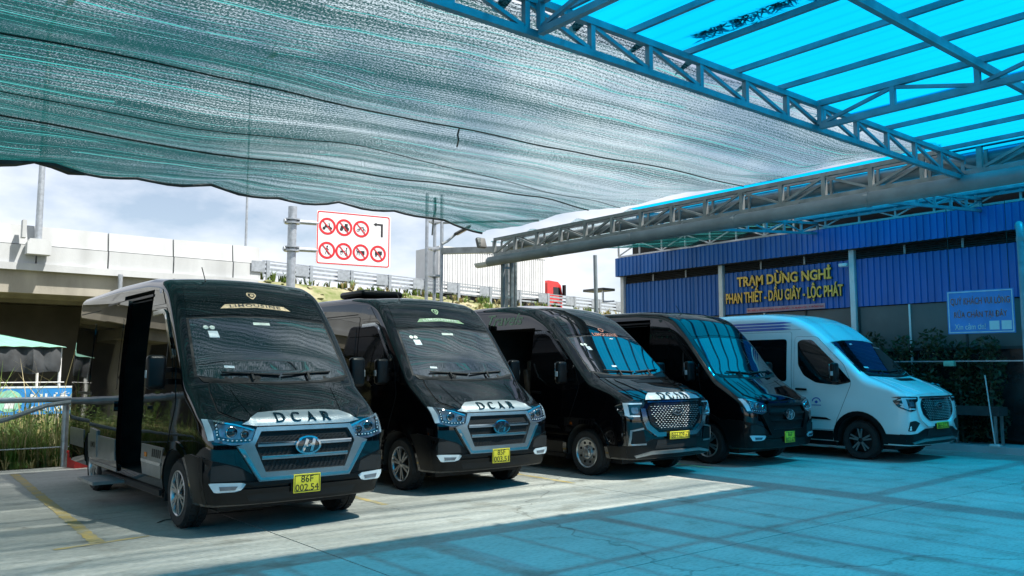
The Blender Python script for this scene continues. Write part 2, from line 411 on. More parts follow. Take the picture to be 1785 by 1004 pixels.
# ---------------------------------------------------------------- ground and yard
mb = MB(); mb.add([(-900, -900, -.06), (900, -900, -.06), (900, 900, -.06), (-900, 900, -.06)], [(0, 1, 2, 3)])
tag(mb.build('ground', 'soil', None, 0), kind='structure')
yard_me = MB().box((-16.3, -16.5, -.30), (23.7, 16.62, -.046)).mesh('yard', 0)
yard = tag(link('yard', yard_me, 'yard_concrete'), kind='structure')
XS = [-16.3, -11.3, -6.3, -1.3, 3.7, 8.7, 13.7, 18.7, 23.7]; YS = [-16.5, -11.1, -5.7, -.3, 5.1, 10.9, 16.6]
for i in range(len(XS) - 1):
    for j in range(len(YS) - 1):
        g = .006; mb = MB(); a, b, c, d = XS[i] + g, XS[i + 1] - g, YS[j] + g, YS[j + 1] - g; e = .002
        mb.add([(a, c, -.045), (b, c, -.045), (b, d, -.045), (a, d, -.045), (a + e, c + e, 0), (b - e, c + e, 0), (b - e, d - e, 0), (a + e, d - e, 0)],
               [(4, 5, 6, 7), (0, 1, 5, 4), (1, 2, 6, 5), (2, 3, 7, 6), (3, 0, 4, 7)])
        mb.build('slab', 'yard_concrete', yard, 0)
def line_mark(x0, y0, x1, y1, w):
    mb = MB(); d = Vector((x1 - x0, y1 - y0)); n = max(2, int(d.length / .06)); u = d.normalized(); p = Vector((-u.y, u.x))
    rng = random.Random(int(x0 * 100)); L_, R_ = [], []
    for k in range(n + 1):
        c = Vector((x0, y0)) + d * k / n; L_.append(c + p * (w / 2 + rng.uniform(-.012, .010))); R_.append(c - p * (w / 2 + rng.uniform(-.012, .010)))
    vs = [(q.x, q.y, .004) for q in L_ + R_]; fs = [(k, k + 1, n + 2 + k, n + 1 + k) for k in range(n)]
    mb.add(vs, fs); tag(mb.build('bay_marking', 'yellow_line', None, 0), kind='structure')
line_mark(2.44, 15.9, 2.15, 9.10, .13)
line_mark(1.75, 9.02, 2.65, 9.16, .07)
line_mark(5.72, 15.9, 5.55, 9.35, .10)
line_mark(9.0, 15.9, 8.80, 9.3, .10)
line_mark(12.2, 15.9, 12.0, 9.2, .10)
mb = MB(); crk = [(2.93, 9.86), (3.05, 9.98), (3.3, 10.04), (3.6, 10.06), (3.95, 10.0), (4.2, 9.96)]
mb.add([(x, y + (.012 if i in (0, 5) else .03), .005) for i, (x, y) in enumerate(crk)] + [(x, y - .02, .005) for x, y in crk], [(i, i + 1, i + 7, i + 6) for i in range(5)])
tag(mb.build('oil_streak', 'matt_black', None, 0), kind='structure')
mb = MB(); mb.box((18.55, -8, -.02), (19.45, 17.0, .14)); tag(mb.build('pavement', 'concrete_pale', None, 0), kind='structure')
# earth bank and verge at the edge of the yard
mb = MB(); nx, ny = 60, 16
for j in range(ny + 1):
    for i in range(nx + 1):
        x, y = -25 + 44 * i / nx, 16.5 + 9 * j / ny
        mb.v.append((x, y, -.05 + .16 * noise.noise(Vector((x * .5, y * .5, 3))) * min(1, j / 2) + .02 * j / ny))
for j in range(ny):
    for i in range(nx): a = j * (nx + 1) + i; mb.f.append((a, a + 1, a + nx + 2, a + nx + 1))
tag(mb.build('verge', 'soil', None, 60), kind='structure')

# ---------------------------------------------------------------- blue canopy
def truss(parent, p, q, zl, zu, n, m, cw=.055, flip=0, name='truss', pw=.05, bw=.035, rise=0.):
    """a flat lattice girder from p to q (x, y), chords as the part, posts and braces as its pieces"""
    P_, Q_ = Vector((*p, 0)), Vector((*q, rise)); mb = MB(); U = Vector((0, 0, 1))
    mb.bar(P_ + U * zl, Q_ + U * zl, cw, cw); mb.bar(P_ + U * zu, Q_ + U * zu, cw, cw)
    t = mb.build(name, m, parent, 0)
    for k in range(n + 1):
        a = P_.lerp(Q_, k / n); mb = MB(); mb.bar(a + U * (zl + cw / 2), a + U * (zu - cw / 2), pw, pw); mb.build('post', m, t, 0)
        if k < n:
            b = P_.lerp(Q_, (k + 1) / n); mb = MB(); up = (k % 2 == 0) if flip == 2 else bool(flip)
            z0, z1 = (zl + .03, zu - .03) if up else (zu - .03, zl + .03)
            mb.bar(a + U * z0, b + U * z1, bw, bw); mb.build('brace', m, t, 0)
    return t
cano = thing('canopy', 'steel truss canopy with translucent blue sheets over the forecourt', 'canopy', (2, 4.85, 0))
ZL, ZU = 4.36, 4.64
truss(cano, (-9.0, 4.85), (12.1, 4.85), ZL, ZU, 29, 'steel_blue', .06, 0, 'edge_truss')
for x in (-8.0, -3.9, .1, 4.2, 8.3): truss(cano, (x, 4.79), (x, -14), ZL + .01, ZU - .01, 23, 'steel_blue', .055, 2)
for y in (3.1, -.9, -5, -9): 
    mb = MB(); mb.bar((-9, y, 4.56), (12.1, y, 4.56), .05, .08); mb.build('cross_beam', 'steel_blue', cano, 0)
px = [-16.5 + .78 * k for k in range(37)]
for x in px:
    mb = MB(); mb.bar((x, 4.95, 4.70), (x, -24, 4.70), .035, .055); mb.build('purlin', 'steel_blue', cano, 0)
for k in range(10):                                                  # corrugated sheets laid side by side
    x0, x1 = -18.6 + 3.1 * k, -18.6 + 3.1 * (k + 1) + .06; mb = MB(); n = 120  # carried on out of view to keep white sky light off the floor
    z0 = 4.755 + .012 * (k % 2)
    vs = [(x0 + (x1 - x0) * i / n, y, z0 + .012 * math.sin(i / n * 3.1 / .1 * 2 * math.pi * .5)) for y in (5.02, -24.2) for i in range(n + 1)]
    mb.add(vs, [(i, i + 1, n + 2 + i, n + 1 + i) for i in range(n)]); mb.build('roof_sheet', 'blue_sheet', cano, 60, False)
mb = MB(); rng = random.Random(3)
for k in range(420):                                                 # leaf litter blown against one purlin
    x = 6.03 + rng.gauss(0, .035) + (.13 * rng.random() if rng.random() < .3 else 0); y = rng.uniform(1.4, 4.7)
    a = rng.uniform(0, 6.3); l = rng.uniform(.03, .13); w = .012; d = Vector((math.cos(a), math.sin(a), rng.uniform(-.1, .3))); p = Vector((-d.y, d.x, 0)) * w; c = Vector((x, y, 4.79))
    mb.add([c - d * l, c + p, c + d * l, c - p], [(0, 1, 2, 3)])
tag(mb.build('leaf_litter', 'litter', cano, 0, False), kind='stuff')
for x, y in ((-8.0, 4.85), (-8, -14), (4.2, -14), (12.1, -14)):
    mb = MB(); mb.tube([(x, y, 0), (x, y, ZL)], .09, 12); mb.build('column', 'steel_blue', cano)

mb = MB(); mb.box((-16, -11.3, 0), (12, -11.0, 4.3)); sb = thing('reflection_wall', 'added dark wall behind the viewpoint, out of view, for the vans to reflect', 'building', (0, -11, 0)); mb.build('wall', 'louvre_dark', sb, 0)  # added unseen wall, dark for the vans to reflect and to hold back light
for k in range(7): mb = MB(); mb.box((-15 + 3.8 * k, -10.99, .1), (-11.8 + 3.8 * k, -10.95, 2.7)); mb.build('reflection_pane', 'dark_wall', sb, 0)
# gutter girder along the end of the canopy
gird = thing('gutter_girder', 'long grey steel lattice girder carrying the rain gutter', 'girder', (12.1, 5, 0))
truss(gird, (12.1, 15.5), (12.1, -14), 4.43, 4.80, 38, 'steel_grey', .065, 2, pw=.07, bw=.04)
truss(gird, (12.32, 15.5), (12.32, -14), 4.43, 4.80, 38, 'steel_grey', .05, 2, pw=.04, bw=.03)
mb = MB(); mb.tube([(12.44, 15.3, 4.66), (12.44, -14, 4.66)], .10, 12); mb.build('roof_pipe', 'pipe_grey', gird)
for y in (15.2, -13.6):
    for x in (12.12, 12.38):
        mb = MB(); mb.tube([(x, y, 0), (x, y, 4.4)], .055, 10); mb.build('column', 'steel_grey', gird)
mb = MB()
for k in range(6): mb.bar((12.12, 15.2, .6 + .7 * k), (12.38, 15.2, .6 + .7 * k), .04, .05)
mb.build('column_rungs', 'steel_grey', gird, 0)
gut = thing('gutter_pipe', 'fat round grey gutter pipe slung below the steel girder', 'gutter', (12.0, 5, 0))
seg = [15.6, 13.4, 11.0, 8.6, 6.2, 3.8, 1.4, -1, -6, -14]
for a, b in zip(seg, seg[1:]):
    mb = MB(); mb.tube([(12.02, a - .01, 4.27), (12.02, b + .01, 4.27)], .115, 18); mb.build('pipe_length', 'pipe_grey', gut)
    mb = MB(); mb.tube([(12.02, b - .03, 4.27), (12.02, b + .03, 4.27)], .121, 18); mb.build('pipe_joint', 'pipe_grey', gut)
    mb = MB(); mb.bar((12.02, (a + b) / 2, 4.37), (12.10, (a + b) / 2, 4.45), .03, .006); mb.build('hanger', 'steel_grey', gut, 0)
mb = MB(); prof = [(.115 * math.cos(t), .115 * math.sin(t)) for t in [math.pi * (1.02 + k / 12 * .96) for k in range(13)]]
vs = [(12.02 + a * r, y, 4.27 + b * r) for y in (15.6, 16.05) for r in (1, .93) for a, b in prof]
fs = []
for k in range(12): fs += [(k, k + 1, 26 + k + 1, 26 + k), (13 + k, 39 + k, 39 + k + 1, 13 + k + 1), (26 + k, 26 + k + 1, 39 + k + 1, 39 + k)]
mb.add(vs, fs); mb.build('gutter_mouth', 'white_metal', gut, 40)

# ---------------------------------------------------------------- shade nets
def net_z(x, y, x0, x1, y0, y1, za, zb):
    t = (y - y0) / (y1 - y0); z = za + (zb - za) * t
    ph = t * 3.0; z -= .13 * math.sin((ph % 1) * math.pi) * (1 + .4 * math.sin(x * .7)) + .10 * t ** 6 * abs(math.sin(x * 1.05 + .6)) * (1 if x < 8 else .3) + .06 * t ** 8 * abs(math.sin(x * 2.3))
    s = (x - x0) / (x1 - x0); z -= .26 * math.sin(min(1, max(0, s)) * math.pi) ** 1.4 * (.35 + .65 * t) * math.sin(math.pi * min(1, t * .9 + .05)) ** .6
    if x1 < 13: e = min(1, max(0, (x - 10.4) / 1.62)); e = e * e * (3 - 2 * e); z = z * (1 - e) + (4.86 + .16 * t + .04 * math.sin(y * 2.1)) * e
    z += .06 * noise.noise(Vector((x * .45, y * .6, 1.7))) + .022 * noise.noise(Vector((x * .9 + y * .35, y * 2.6 - x * .3, 4.1)))
    return z
def net(label, x0, x1, y0, y1, za, zb, name, far=0., tilt=0.):
    root = thing(name, label, 'net', (x0, y0, 0)); nx, ny = 150, 130; mb = MB(); uvs = []
    for j in range(ny + 1):
        for i in range(nx + 1):
            s, t = i / nx, j / ny; x = x0 + (x1 - x0) * s; y = y0 + (y1 - y0) * t + far * t * (math.sin(s * 9) * .15 * (1 - s) + .12 * s)
            z = net_z(x, y0 + (y1 - y0) * t, x0, x1, y0, y1, za, zb)
            z += tilt * (x - x0)
            if t > .985: z -= .03
            mb.v.append((x, y, z)); uvs.append((x + .10 * y, (y - y0) + .05 * x))
    for j in range(ny):
        for i in range(nx): a = j * (nx + 1) + i; mb.f.append((a, a + 1, a + nx + 2, a + nx + 1))
    o = mb.build('mesh_cloth', 'shade_net', root, 80, False); me = o.data
    uvl = me.uv_layers.new(name='UVMap')
    for l in me.loops: uvl.data[l.index].uv = uvs[l.vertex_index]
    return root, mb
netA, nm = net('green and white knitted shade net stretched over the parked vans', -8.5, 12.02, 4.92, 15.75, 4.66, 5.38, 'shade_net', 1.)
def net_cord(pts, r, m='rope', name='net_cord', dz=-.015):
    mb = MB(); P_ = []
    n = 60
    for k in range(n + 1):
        u = k / n * (len(pts) - 1); i = min(int(u), len(pts) - 2); f = u - i; x = pts[i][0] * (1 - f) + pts[i + 1][0] * f; y = pts[i][1] * (1 - f) + pts[i + 1][1] * f
        P_.append((x, y, net_z(x, y, -8.5, 12.02, 4.92, 15.75, 4.66, 5.38) + dz))
    mb.tube(P_, r, 6); return mb.build(name, m, netA)
net_cord([(-8, 8.5), (3, 8.55), (12, 8.4)], .010); net_cord([(-8, 12.1), (2, 12.2), (12, 12.2)], .013); net_cord([(-8, 10.4), (5, 10.0), (12, 11.3)], .006)
net_cord([(0, 5.0), (0, 15.5)], .007)
mb = MB(); rng = random.Random(11); i0 = 130 * 151; P_ = [Vector(nm.v[i0 + i]) + Vector((0, .02, -.02)) for i in range(0, 151, 2)]
mb.tube(P_, [.035 + .03 * abs(noise.noise(Vector((p.x * 2.1, 3, 0)))) + (.07 * abs(math.sin(p.x * 2.6)) if p.x < 3.2 else -.01) for p in P_], 8); mb.build('hem_roll', 'tarp_grey', netA)
l0 = Vector((6.1, 8.55, net_z(6.1, 8.55, -8.5, 12.02, 4.92, 15.75, 4.66, 5.38)))
mb = MB(); mb.tube([l0, l0 + Vector((-.03, 0, -.10)), l0 + Vector((.0, .02, -.16)), l0 + Vector((-.04, 0, -.26))], .012, 6); mb.build('loose_knot', 'rope', netA)
rng = random.Random(31)
for k in range(22):                                                  # scraps of pale tie cloth along the edge girder
    x = -6 + .82 * k + rng.uniform(-.2, .2); mb = MB(); z = net_z(x, 4.98, -8.5, 12.02, 4.92, 15.75, 4.66, 5.38)
    mb.add([(x - .05, 4.93, 4.66), (x + .06, 4.93, 4.66), (x + .10 * rng.random(), 5.10 + .1 * rng.random(), z - .02), (x - .08, 5.05, z - .05)], [(0, 1, 2, 3)]); mb.build('tie_scrap', 'net_tie', netA, 0, False)
netB, _ = net('strip of green shade net beyond the gutter, above the blue building front', 12.5, 19.3, 11.5, 16.2, 4.98, 4.98, 'shade_net', 0., .075)
ca2 = thing('canopy', 'second blue canopy between the gutter girder and the blue building', 'canopy', (16, 2, 0))
for y in (11.3, 7.4, 3.5, -.4, -4.3, -8.2): truss(ca2, (12.5, y), (19.25, y), 4.60, 4.86, 9, 'steel_blue', .06, 2, rise=.56)
for x in (12.6, 13.4, 14.2, 15.0, 15.8, 16.6, 17.4, 18.3, 19.2):
    mb = MB(); zp = 4.92 + .082 * (x - 12.5); mb.bar((x, 11.35, zp), (x, -14, zp), .05, .06); mb.build('purlin', 'steel_blue', ca2, 0)
for k in range(2):
    x0, x1 = 12.40 + 3.5 * k, 12.40 + 3.5 * (k + 1) + .06; mb = MB(); n = 100; z0 = 4.975 + .014 * k
    vs = [(x0 + (x1 - x0) * i / n, y, z0 + .082 * (x0 - 12.5 + (x1 - x0) * i / n) + .012 * math.sin(i / n * 3.5 / .1 * math.pi)) for y in (11.45, -14.2) for i in range(n + 1)]
    mb.add(vs, [(i, i + 1, n + 2 + i, n + 1 + i) for i in range(n)]); mb.build('roof_sheet', 'blue_sheet', ca2, 60, False)
for x, y in ((12.6, -14), (19.2, -14)):
    mb = MB(); mb.tube([(x, y, 0), (x, y, 4.6)], .07, 10); mb.build('column', 'steel_blue', ca2)

# ---------------------------------------------------------------- blue building
BX = 19.5
bld = thing('building', 'long shed building clad in ribbed blue metal sheets with louvre strip', 'building', (BX + 3, 6, 0))
sheets = {}
def sheet(name, y0, y1, z0, z1, x, m='clad_blue', parent=bld):
    key = (round(y1 - y0, 2), round(z1 - z0, 3), m)
    if key not in sheets:
        mb = MB(); p = .155; pts = []; y = 0; w = y1 - y0
        while y < w - 1e-4:
            for dy, dx in ((0, 0), (.085, 0), (.095, -.035), (.138, -.035)):
                if y + dy < w: pts.append((y + dy, dx))
            y += p
        pts.append((w, 0)); n = len(pts)
        mb.add([(dx, -dy, 0) for dy, dx in pts] + [(dx, -dy, z1 - z0) for dy, dx in pts], [(i, i + 1, n + i + 1, n + i) for i in range(n - 1)])
        sheets[key] = mb.mesh(name, 0)
    o = link(name, sheets[key], m, parent); o.location = Vector((x, y1, z0)) - Vector(parent.location)
    return o
YA, YB = 18.35, -8.65
yy = YA
while yy > YB:
    sheet('fascia_sheet', yy - 1.08, yy, 4.66, 5.24, BX - .28); yy -= 1.08
cols = [18.25, 14.45, 10.52, 6.6, 2.7, -1.2, -5.1, -8.6]
for a, b in zip(cols, cols[1:]):
    n = 4; w = round((a - b - .16) / n, 2)
    for k in range(n): sheet('wall_sheet', b + .08 + w * k, b + .08 + w * (k + 1), 3.25, 4.42, BX)
    for k in range(4):
        mb = MB(); z = 4.455 + .048 * k; mb.add([(BX - .03, a - .1, z - .018), (BX - .03, b + .1, z - .018), (BX + .03, b + .1, z + .016), (BX + .03, a - .1, z + .016)], [(0, 1, 2, 3)]); mb.build('louvre_slat', 'grey_panel', bld, 0)
    for f in (1 / 3, 2 / 3):
        y = a + (b - a) * f; mb = MB(); mb.box((BX - .045, y - .025, 4.43), (BX - .02, y + .025, 4.645)); mb.build('louvre_mullion', 'steel_grey', bld, 0)
    mb = MB(); mb.box((BX + .06, b + .08, 4.42), (BX + .08, a - .08, 4.65)); mb.build('louvre_back', 'matt_black', bld, 0)
    n = 3
    for k in range(n):
        y0 = b + .1 + (a - b - .2) / n * k; y1 = b + .1 + (a - b - .2) / n * (k + 1)
        mb = MB(); mb.box((BX + .02, y0 + .02, 2.20), (BX + .05, y1 - .02, 3.23)); mb.build('upper_pane', 'grey_panel', bld, 0)
        mb = MB(); mb.box((BX + .02, y0 + .03, .20), (BX + .05, y1 - .03, 2.16)); mb.build('glass_pane', 'dark_wall', bld, 0)
        mb = MB(); mb.box((BX - .01, y1 - .02, .14), (BX + .06, y1 + .02, 3.24)); mb.build('pane_post', 'white_metal' if k == 1 else 'louvre_dark', bld, 0)
    mb = MB(); mb.box((BX - .02, b + .1, 2.15), (BX + .07, a - .1, 2.21)); mb.build('transom', 'louvre_dark', bld, 0)
for y in cols:
    mb = MB(); mb.box((BX - .09, y - .065, .0), (BX + .04, y + .065, 4.66)); mb.build('column', 'white_metal', bld, 0)
mb = MB(); mb.box((BX + .12, YB + .1, .0), (BX + .30, YA - .1, 5.0)); mb.build('inner_wall', 'matt_black', bld, 0)
mb = MB(); mb.box((BX + .32, YB, 5.0), (BX + .36, YA - .2, 5.9)); mb.build('gable_infill', 'louvre_dark', bld, 0)
mb = MB(); mb.box((BX - .27, YB, 4.655), (BX + .02, YA, 4.66)); mb.build('soffit', 'louvre_dark', bld, 0)
mb = MB(); mb.box((BX - .26, YA - .03, 4.66), (BX + 11, YA - .005, 5.24)); mb.box((BX, YA - .16, 0), (BX + 11, YA - .12, 4.66)); mb.build('gable_wall', 'clad_blue', bld, 0)
mb = MB(); mb.add([(BX - .40, YA + .2, 5.86), (BX + 11, YA + .2, 7.0), (BX + 11, YB, 7.0), (BX - .40, YB, 5.86)], [(0, 1, 2, 3)]); mb.build('roof', 'grey_panel', bld, 0)
t = truss(bld, (BX - .12, YA), (BX - .12, YB), 5.30, 5.72, 30, 'white_metal', .05, 2, 'eave_truss', .045, .035)
# sign letters on the wall (each line of letters is one sign)
L1 = thing('wall_lettering', 'gold raised letters reading TRẠM DỪNG NGHỈ, upper line on the blue wall', 'sign', (BX - .03, 12.5, 3.9))
flat_text('TRẠM DỪNG NGHỈ', 'letter_gold', L1, (-.045, -.02, .24), 2.82, .44, (0, -1, 0), (0, 0, 1), .028, depth=.02)
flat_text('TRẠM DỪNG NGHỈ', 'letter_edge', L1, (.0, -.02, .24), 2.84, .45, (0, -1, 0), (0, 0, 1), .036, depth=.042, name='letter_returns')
L2 = thing('wall_lettering', 'gold raised letters PHAN THIẾT - DẦU GIÂY - LỘC PHÁT, lower line', 'sign', (BX - .03, 12.5, 3.4))
flat_text('PHAN THIẾT - DẦU GIÂY - LỘC PHÁT', 'letter_gold', L2, (-.045, .02, .33), 3.50, .54, (0, -1, 0), (0, 0, 1), .020, depth=.02)
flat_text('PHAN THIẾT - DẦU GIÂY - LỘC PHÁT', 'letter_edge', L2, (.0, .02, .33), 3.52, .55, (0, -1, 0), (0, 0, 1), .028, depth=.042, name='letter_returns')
bn = thing('address_banner', 'narrow pale banner with red print below the gold letters', 'banner', (BX - .05, 12.45, 3.28))
mb = MB(); mb.box((-.012, -1.17, -.02), (0, 1.17, .11)); mb.build('banner_strip', 'banner_pale', bn, 0, world=False)
flat_text('ĐC: PHÚ 2, HÙNG VƯƠNG, XÃ XUÂN BẮC - H. XUÂN LỘC - T. ĐỒNG NAI', 'red_print', bn, (-.013, 0, .045), 2.26, .085, (0, -1, 0), (0, 0, 1), .02, depth=.003)
def cctv(y, z, label):
    c = thing('security_camera', label, 'camera', (BX - .1, y, z)); mb = MB()
    mb.bar((-.02, 0, .05), (-.12, 0, .02), .025, .025); mb.build('bracket', 'white_metal', c, 0, world=False)
    mb = MB(); mb.rbox((-.17, .03, 0), (.10, .22, .09), .02, 2); mb.build('housing', 'white_metal', c, 40, world=False)
    mb = MB(); mb.lathe([(.0001, .012), (.03, .01), (.033, 0)], (-.17, .14, 0), 'y', 14); mb.build('lens', 'matt_black', c, 40, world=False)
cctv(10.60, 4.28, 'white security camera on the column right of the gold letters')
cctv(16.2, 3.30, 'small security camera low on the blue wall left of the letters')
sg = thing('notice_board', 'blue board asking guests to wash their feet, hung by the building', 'sign', (18.3, 7.16, 2.45), R(8))
SGM = MB(); SGM.box((-.02, -.62, 0), (.02, .62, .90)); SGM.build('board', 'board_blue', sg, 0, world=False)
mb = MB()
for a, b in (((-.60, .02), (.60, .04)), ((-.60, .86), (.60, .88)), ((-.60, .04), (-.58, .86)), ((.58, .04), (.60, .86))): mb.box((-.026, a[0], a[1]), (-.0205, b[0], b[1]))
mb.build('border', 'board_trim', sg, 0, world=False)
for k, (tx, z, w, h, m) in enumerate((('QUÝ KHÁCH VUI LÒNG', .68, 1.10, .20, 'print_maroon'), ('RỬA CHÂN TẠI ĐÂY', .40, .98, .20, 'print_maroon'), ('Xin cảm ơn!', .15, .58, .13, 'board_trim'))):
    if m == 'print_maroon': flat_text(tx, 'board_trim', sg, (-.021, (.18 if k == 2 else 0), z), w + .01, h + .01, (0, -1, 0), (0, 0, 1), .018, depth=.0015, name='lettering_outline')
    flat_text(tx, m, sg, (-.0235, (.20 if k == 2 else 0), z), w, h, (0, -1, 0), (0, 0, 1), .006, depth=.003)
for y in (-.25, -.47):
    mb = MB(); mb.box((-.028, y - .09, .07), (-.021, y + .09, .25)); mb.build('paper_note', 'sticker_white', sg, 0, world=False)
for y in (.55, -.55): mb = MB(); mb.bar((0, y, .9), (0, y, 2.7), .01, .01); mb.build('hanging_wire', 'rope', sg, 0, world=False)
rp = thing('downpipe', 'dark blue downpipe with elbow standing at the right edge of the yard', 'pipe', (17.7, 6.12, 0))
mb = MB(); mb.tube([(0, 0, 0), (0, 0, 4.35), (.03, .02, 4.45), (.10, .05, 4.52), (.5, .2, 4.55)], .075, 16); mb.build('pipe', 'steel_blue', rp, world=False)
mb = MB(); mb.tube([(0, 0, 4.18), (0, 0, 4.26)], .084, 16); mb.build('pipe_joint', 'pipe_grey', rp, world=False)
sk = thing('wash_stand', 'grey wash trough with a curved tap in front of the hedge', 'sink', (18.75, 8.0, .14))
mb = MB(); mb.box((-.22, -1.0, .62), (.22, 1.0, .68)); mb.box((-.22, -1.0, .68), (-.18, 1.0, .80)); mb.box((.18, -1.0, .68), (.22, 1.0, .80)); mb.box((-.18, -1, .68), (.18, -.96, .80)); mb.box((-.18, .96, .68), (.18, 1, .80)); mb.build('trough', 'louvre_dark', sk, 0, world=False)
for x in (-.16, .16):
    for y in (-.9, 0, .9): mb = MB(); mb.bar((x, y, 0), (x, y, .62), .05, .05); mb.build('leg', 'steel_grey', sk, 0, world=False)
mb = MB(); mb.tube([(.1, .25, .66), (.1, .25, 1.15), (.06, .30, 1.24), (0, .40, 1.27), (-.04, .48, 1.24), (-.05, .50, 1.16)], .016, 8); mb.build('tap', 'chrome', sk, world=False)
mb = MB(); mb.bar((.15, -1.4, 1.75), (.15, 1.6, 1.75), .025, .025); mb.bar((.15, -1.4, 0), (.15, -1.4, 1.75), .03, .03); mb.bar((.15, 1.6, 0), (.15, 1.6, 1.75), .03, .03); mb.build('rail', 'galv', sk, 0, world=False)
mb = MB(); mb.rbox((.08, .05, 1.70), (.14, .22, .12), .02, 2); mb.build('soap_box', 'mint_plastic', sk, world=False)
mp = thing('mop', 'white handled mop leaning by the wash trough', 'mop', (18.3, 7.05, .14))
mb = MB(); mb.tube([(-.05, -.05, .06), (.18, .16, 1.45)], .014, 8); mb.build('handle', 'mop_handle', mp, world=False)
mb = MB(); mb.rbox((-.06, -.06, .04), (.16, .22, .08), .03, 2); mb.build('mop_head', 'ceramic', mp, world=False)
def leaf_cloud(mb, rng, c, r, n, size, fn=None):
    for _ in range(n):
        while True:
            p = Vector((rng.uniform(-1, 1), rng.uniform(-1, 1), rng.uniform(-1, 1)))
            if .25 < p.length < 1: break
        q = Vector((c[0] + p.x * r[0], c[1] + p.y * r[1], c[2] + p.z * r[2])); s = size * rng.uniform(.6, 1.4)
        d = Vector((rng.gauss(0, 1), rng.gauss(0, 1), rng.gauss(0, .8))).normalized() * s; e = d.orthogonal().normalized() * s * .42
        e = Matrix.Rotation(rng.uniform(0, 6.28), 3, d) @ e
        mb.add([q - d, q + e, q + d, q - e], [(0, 1, 2, 3)])
ORD = ('first', 'second', 'third', 'fourth', 'fifth', 'sixth', 'seventh', 'eighth', 'ninth')
hg = 'clipped dark shrubs along the building front'
for k in range(9):
    y = 7.35 + .62 * k; rng = random.Random(50 + k); hh = 2.15 + rng.uniform(-.2, .25)
    s_ = thing('shrub', f'tall dark leafy shrub before the building glass, {ORD[k]} from the downpipe end of the hedge', 'shrub', (19.12, y, .14), 0, hg)
    mb = MB(); mb.tube([(0, 0, 0), (.02, .01, hh * .5), (0, 0, hh * .9)], [.035, .025, .008], 7); mb.build('stem', 'bark', s_, world=False)
    mb = MB()
    for j in range(7): leaf_cloud(mb, rng, (rng.uniform(-.06, .06), rng.uniform(-.1, .1), .25 + hh * .9 * j / 6.5), (.24, .33, .26), 170, .055)
    mb.build('foliage', 'hedge_leaf', s_, 0, False, False)
# ---------------------------------------------------------------- vans
def lerp_pts(pts, t):
    if t <= pts[0][0]: return pts[0][1]
    for (a, b), (c, d) in zip(pts, pts[1:]):
        if t <= c: return b + (d - b) * (t - a) / (c - a)
    return pts[-1][1]
def smooth_pts(pts, t, r=.10):
    return sum(lerp_pts(pts, t + r * k) * w for k, w in ((-1, .15), (-.5, .2), (0, .3), (.5, .2), (1, .15)))
SOL = dict(L=6.18, W=1.015, top=[(-1, 1.05), (0, 1.12), (.18, 1.21), (.72, 1.50), (1.38, 2.24), (1.74, 2.60), (2.02, 2.71), (2.6, 2.765), (4, 2.78), (6.2, 2.74), (7, 2.72)],
           nose=.92, nr=.34, bulge=.115, lean=.10, zb=.30, tumble=.105, fw=.99, rw=4.66, roofr=.11)
TRA = dict(L=5.95, W=1.02, top=[(-1, 1.14), (0, 1.19), (.25, 1.31), (.88, 1.53), (1.66, 2.22), (2.05, 2.53), (2.45, 2.71), (3.1, 2.79), (4, 2.80), (5.9, 2.76), (7, 2.72)],
           nose=.92, nr=.32, bulge=.115, lean=.05, zb=.30, tumble=.13, fw=1.02, rw=4.72, roofr=.16)
def half_w(P, s, z):
    w = P['W']
    if s < P['nr']: w = P['nose'] + (w - P['nose']) * math.sqrt(max(0, 1 - (1 - s / P['nr']) ** 2))
    e = P['L'] - s
    if e < .10: w -= .10 * (1 - math.sqrt(max(0, 1 - (1 - e / .10) ** 2)))
    if z > 1.2: w -= P['tumble'] * ((z - 1.2) / 1.5) ** 1.6
    if z < .75: w -= .05 * ((.75 - z) / .45) ** 2
    if 1.0 < z < 1.5: w -= .010 * math.sin((z - 1.0) / .5 * math.pi)
    return w
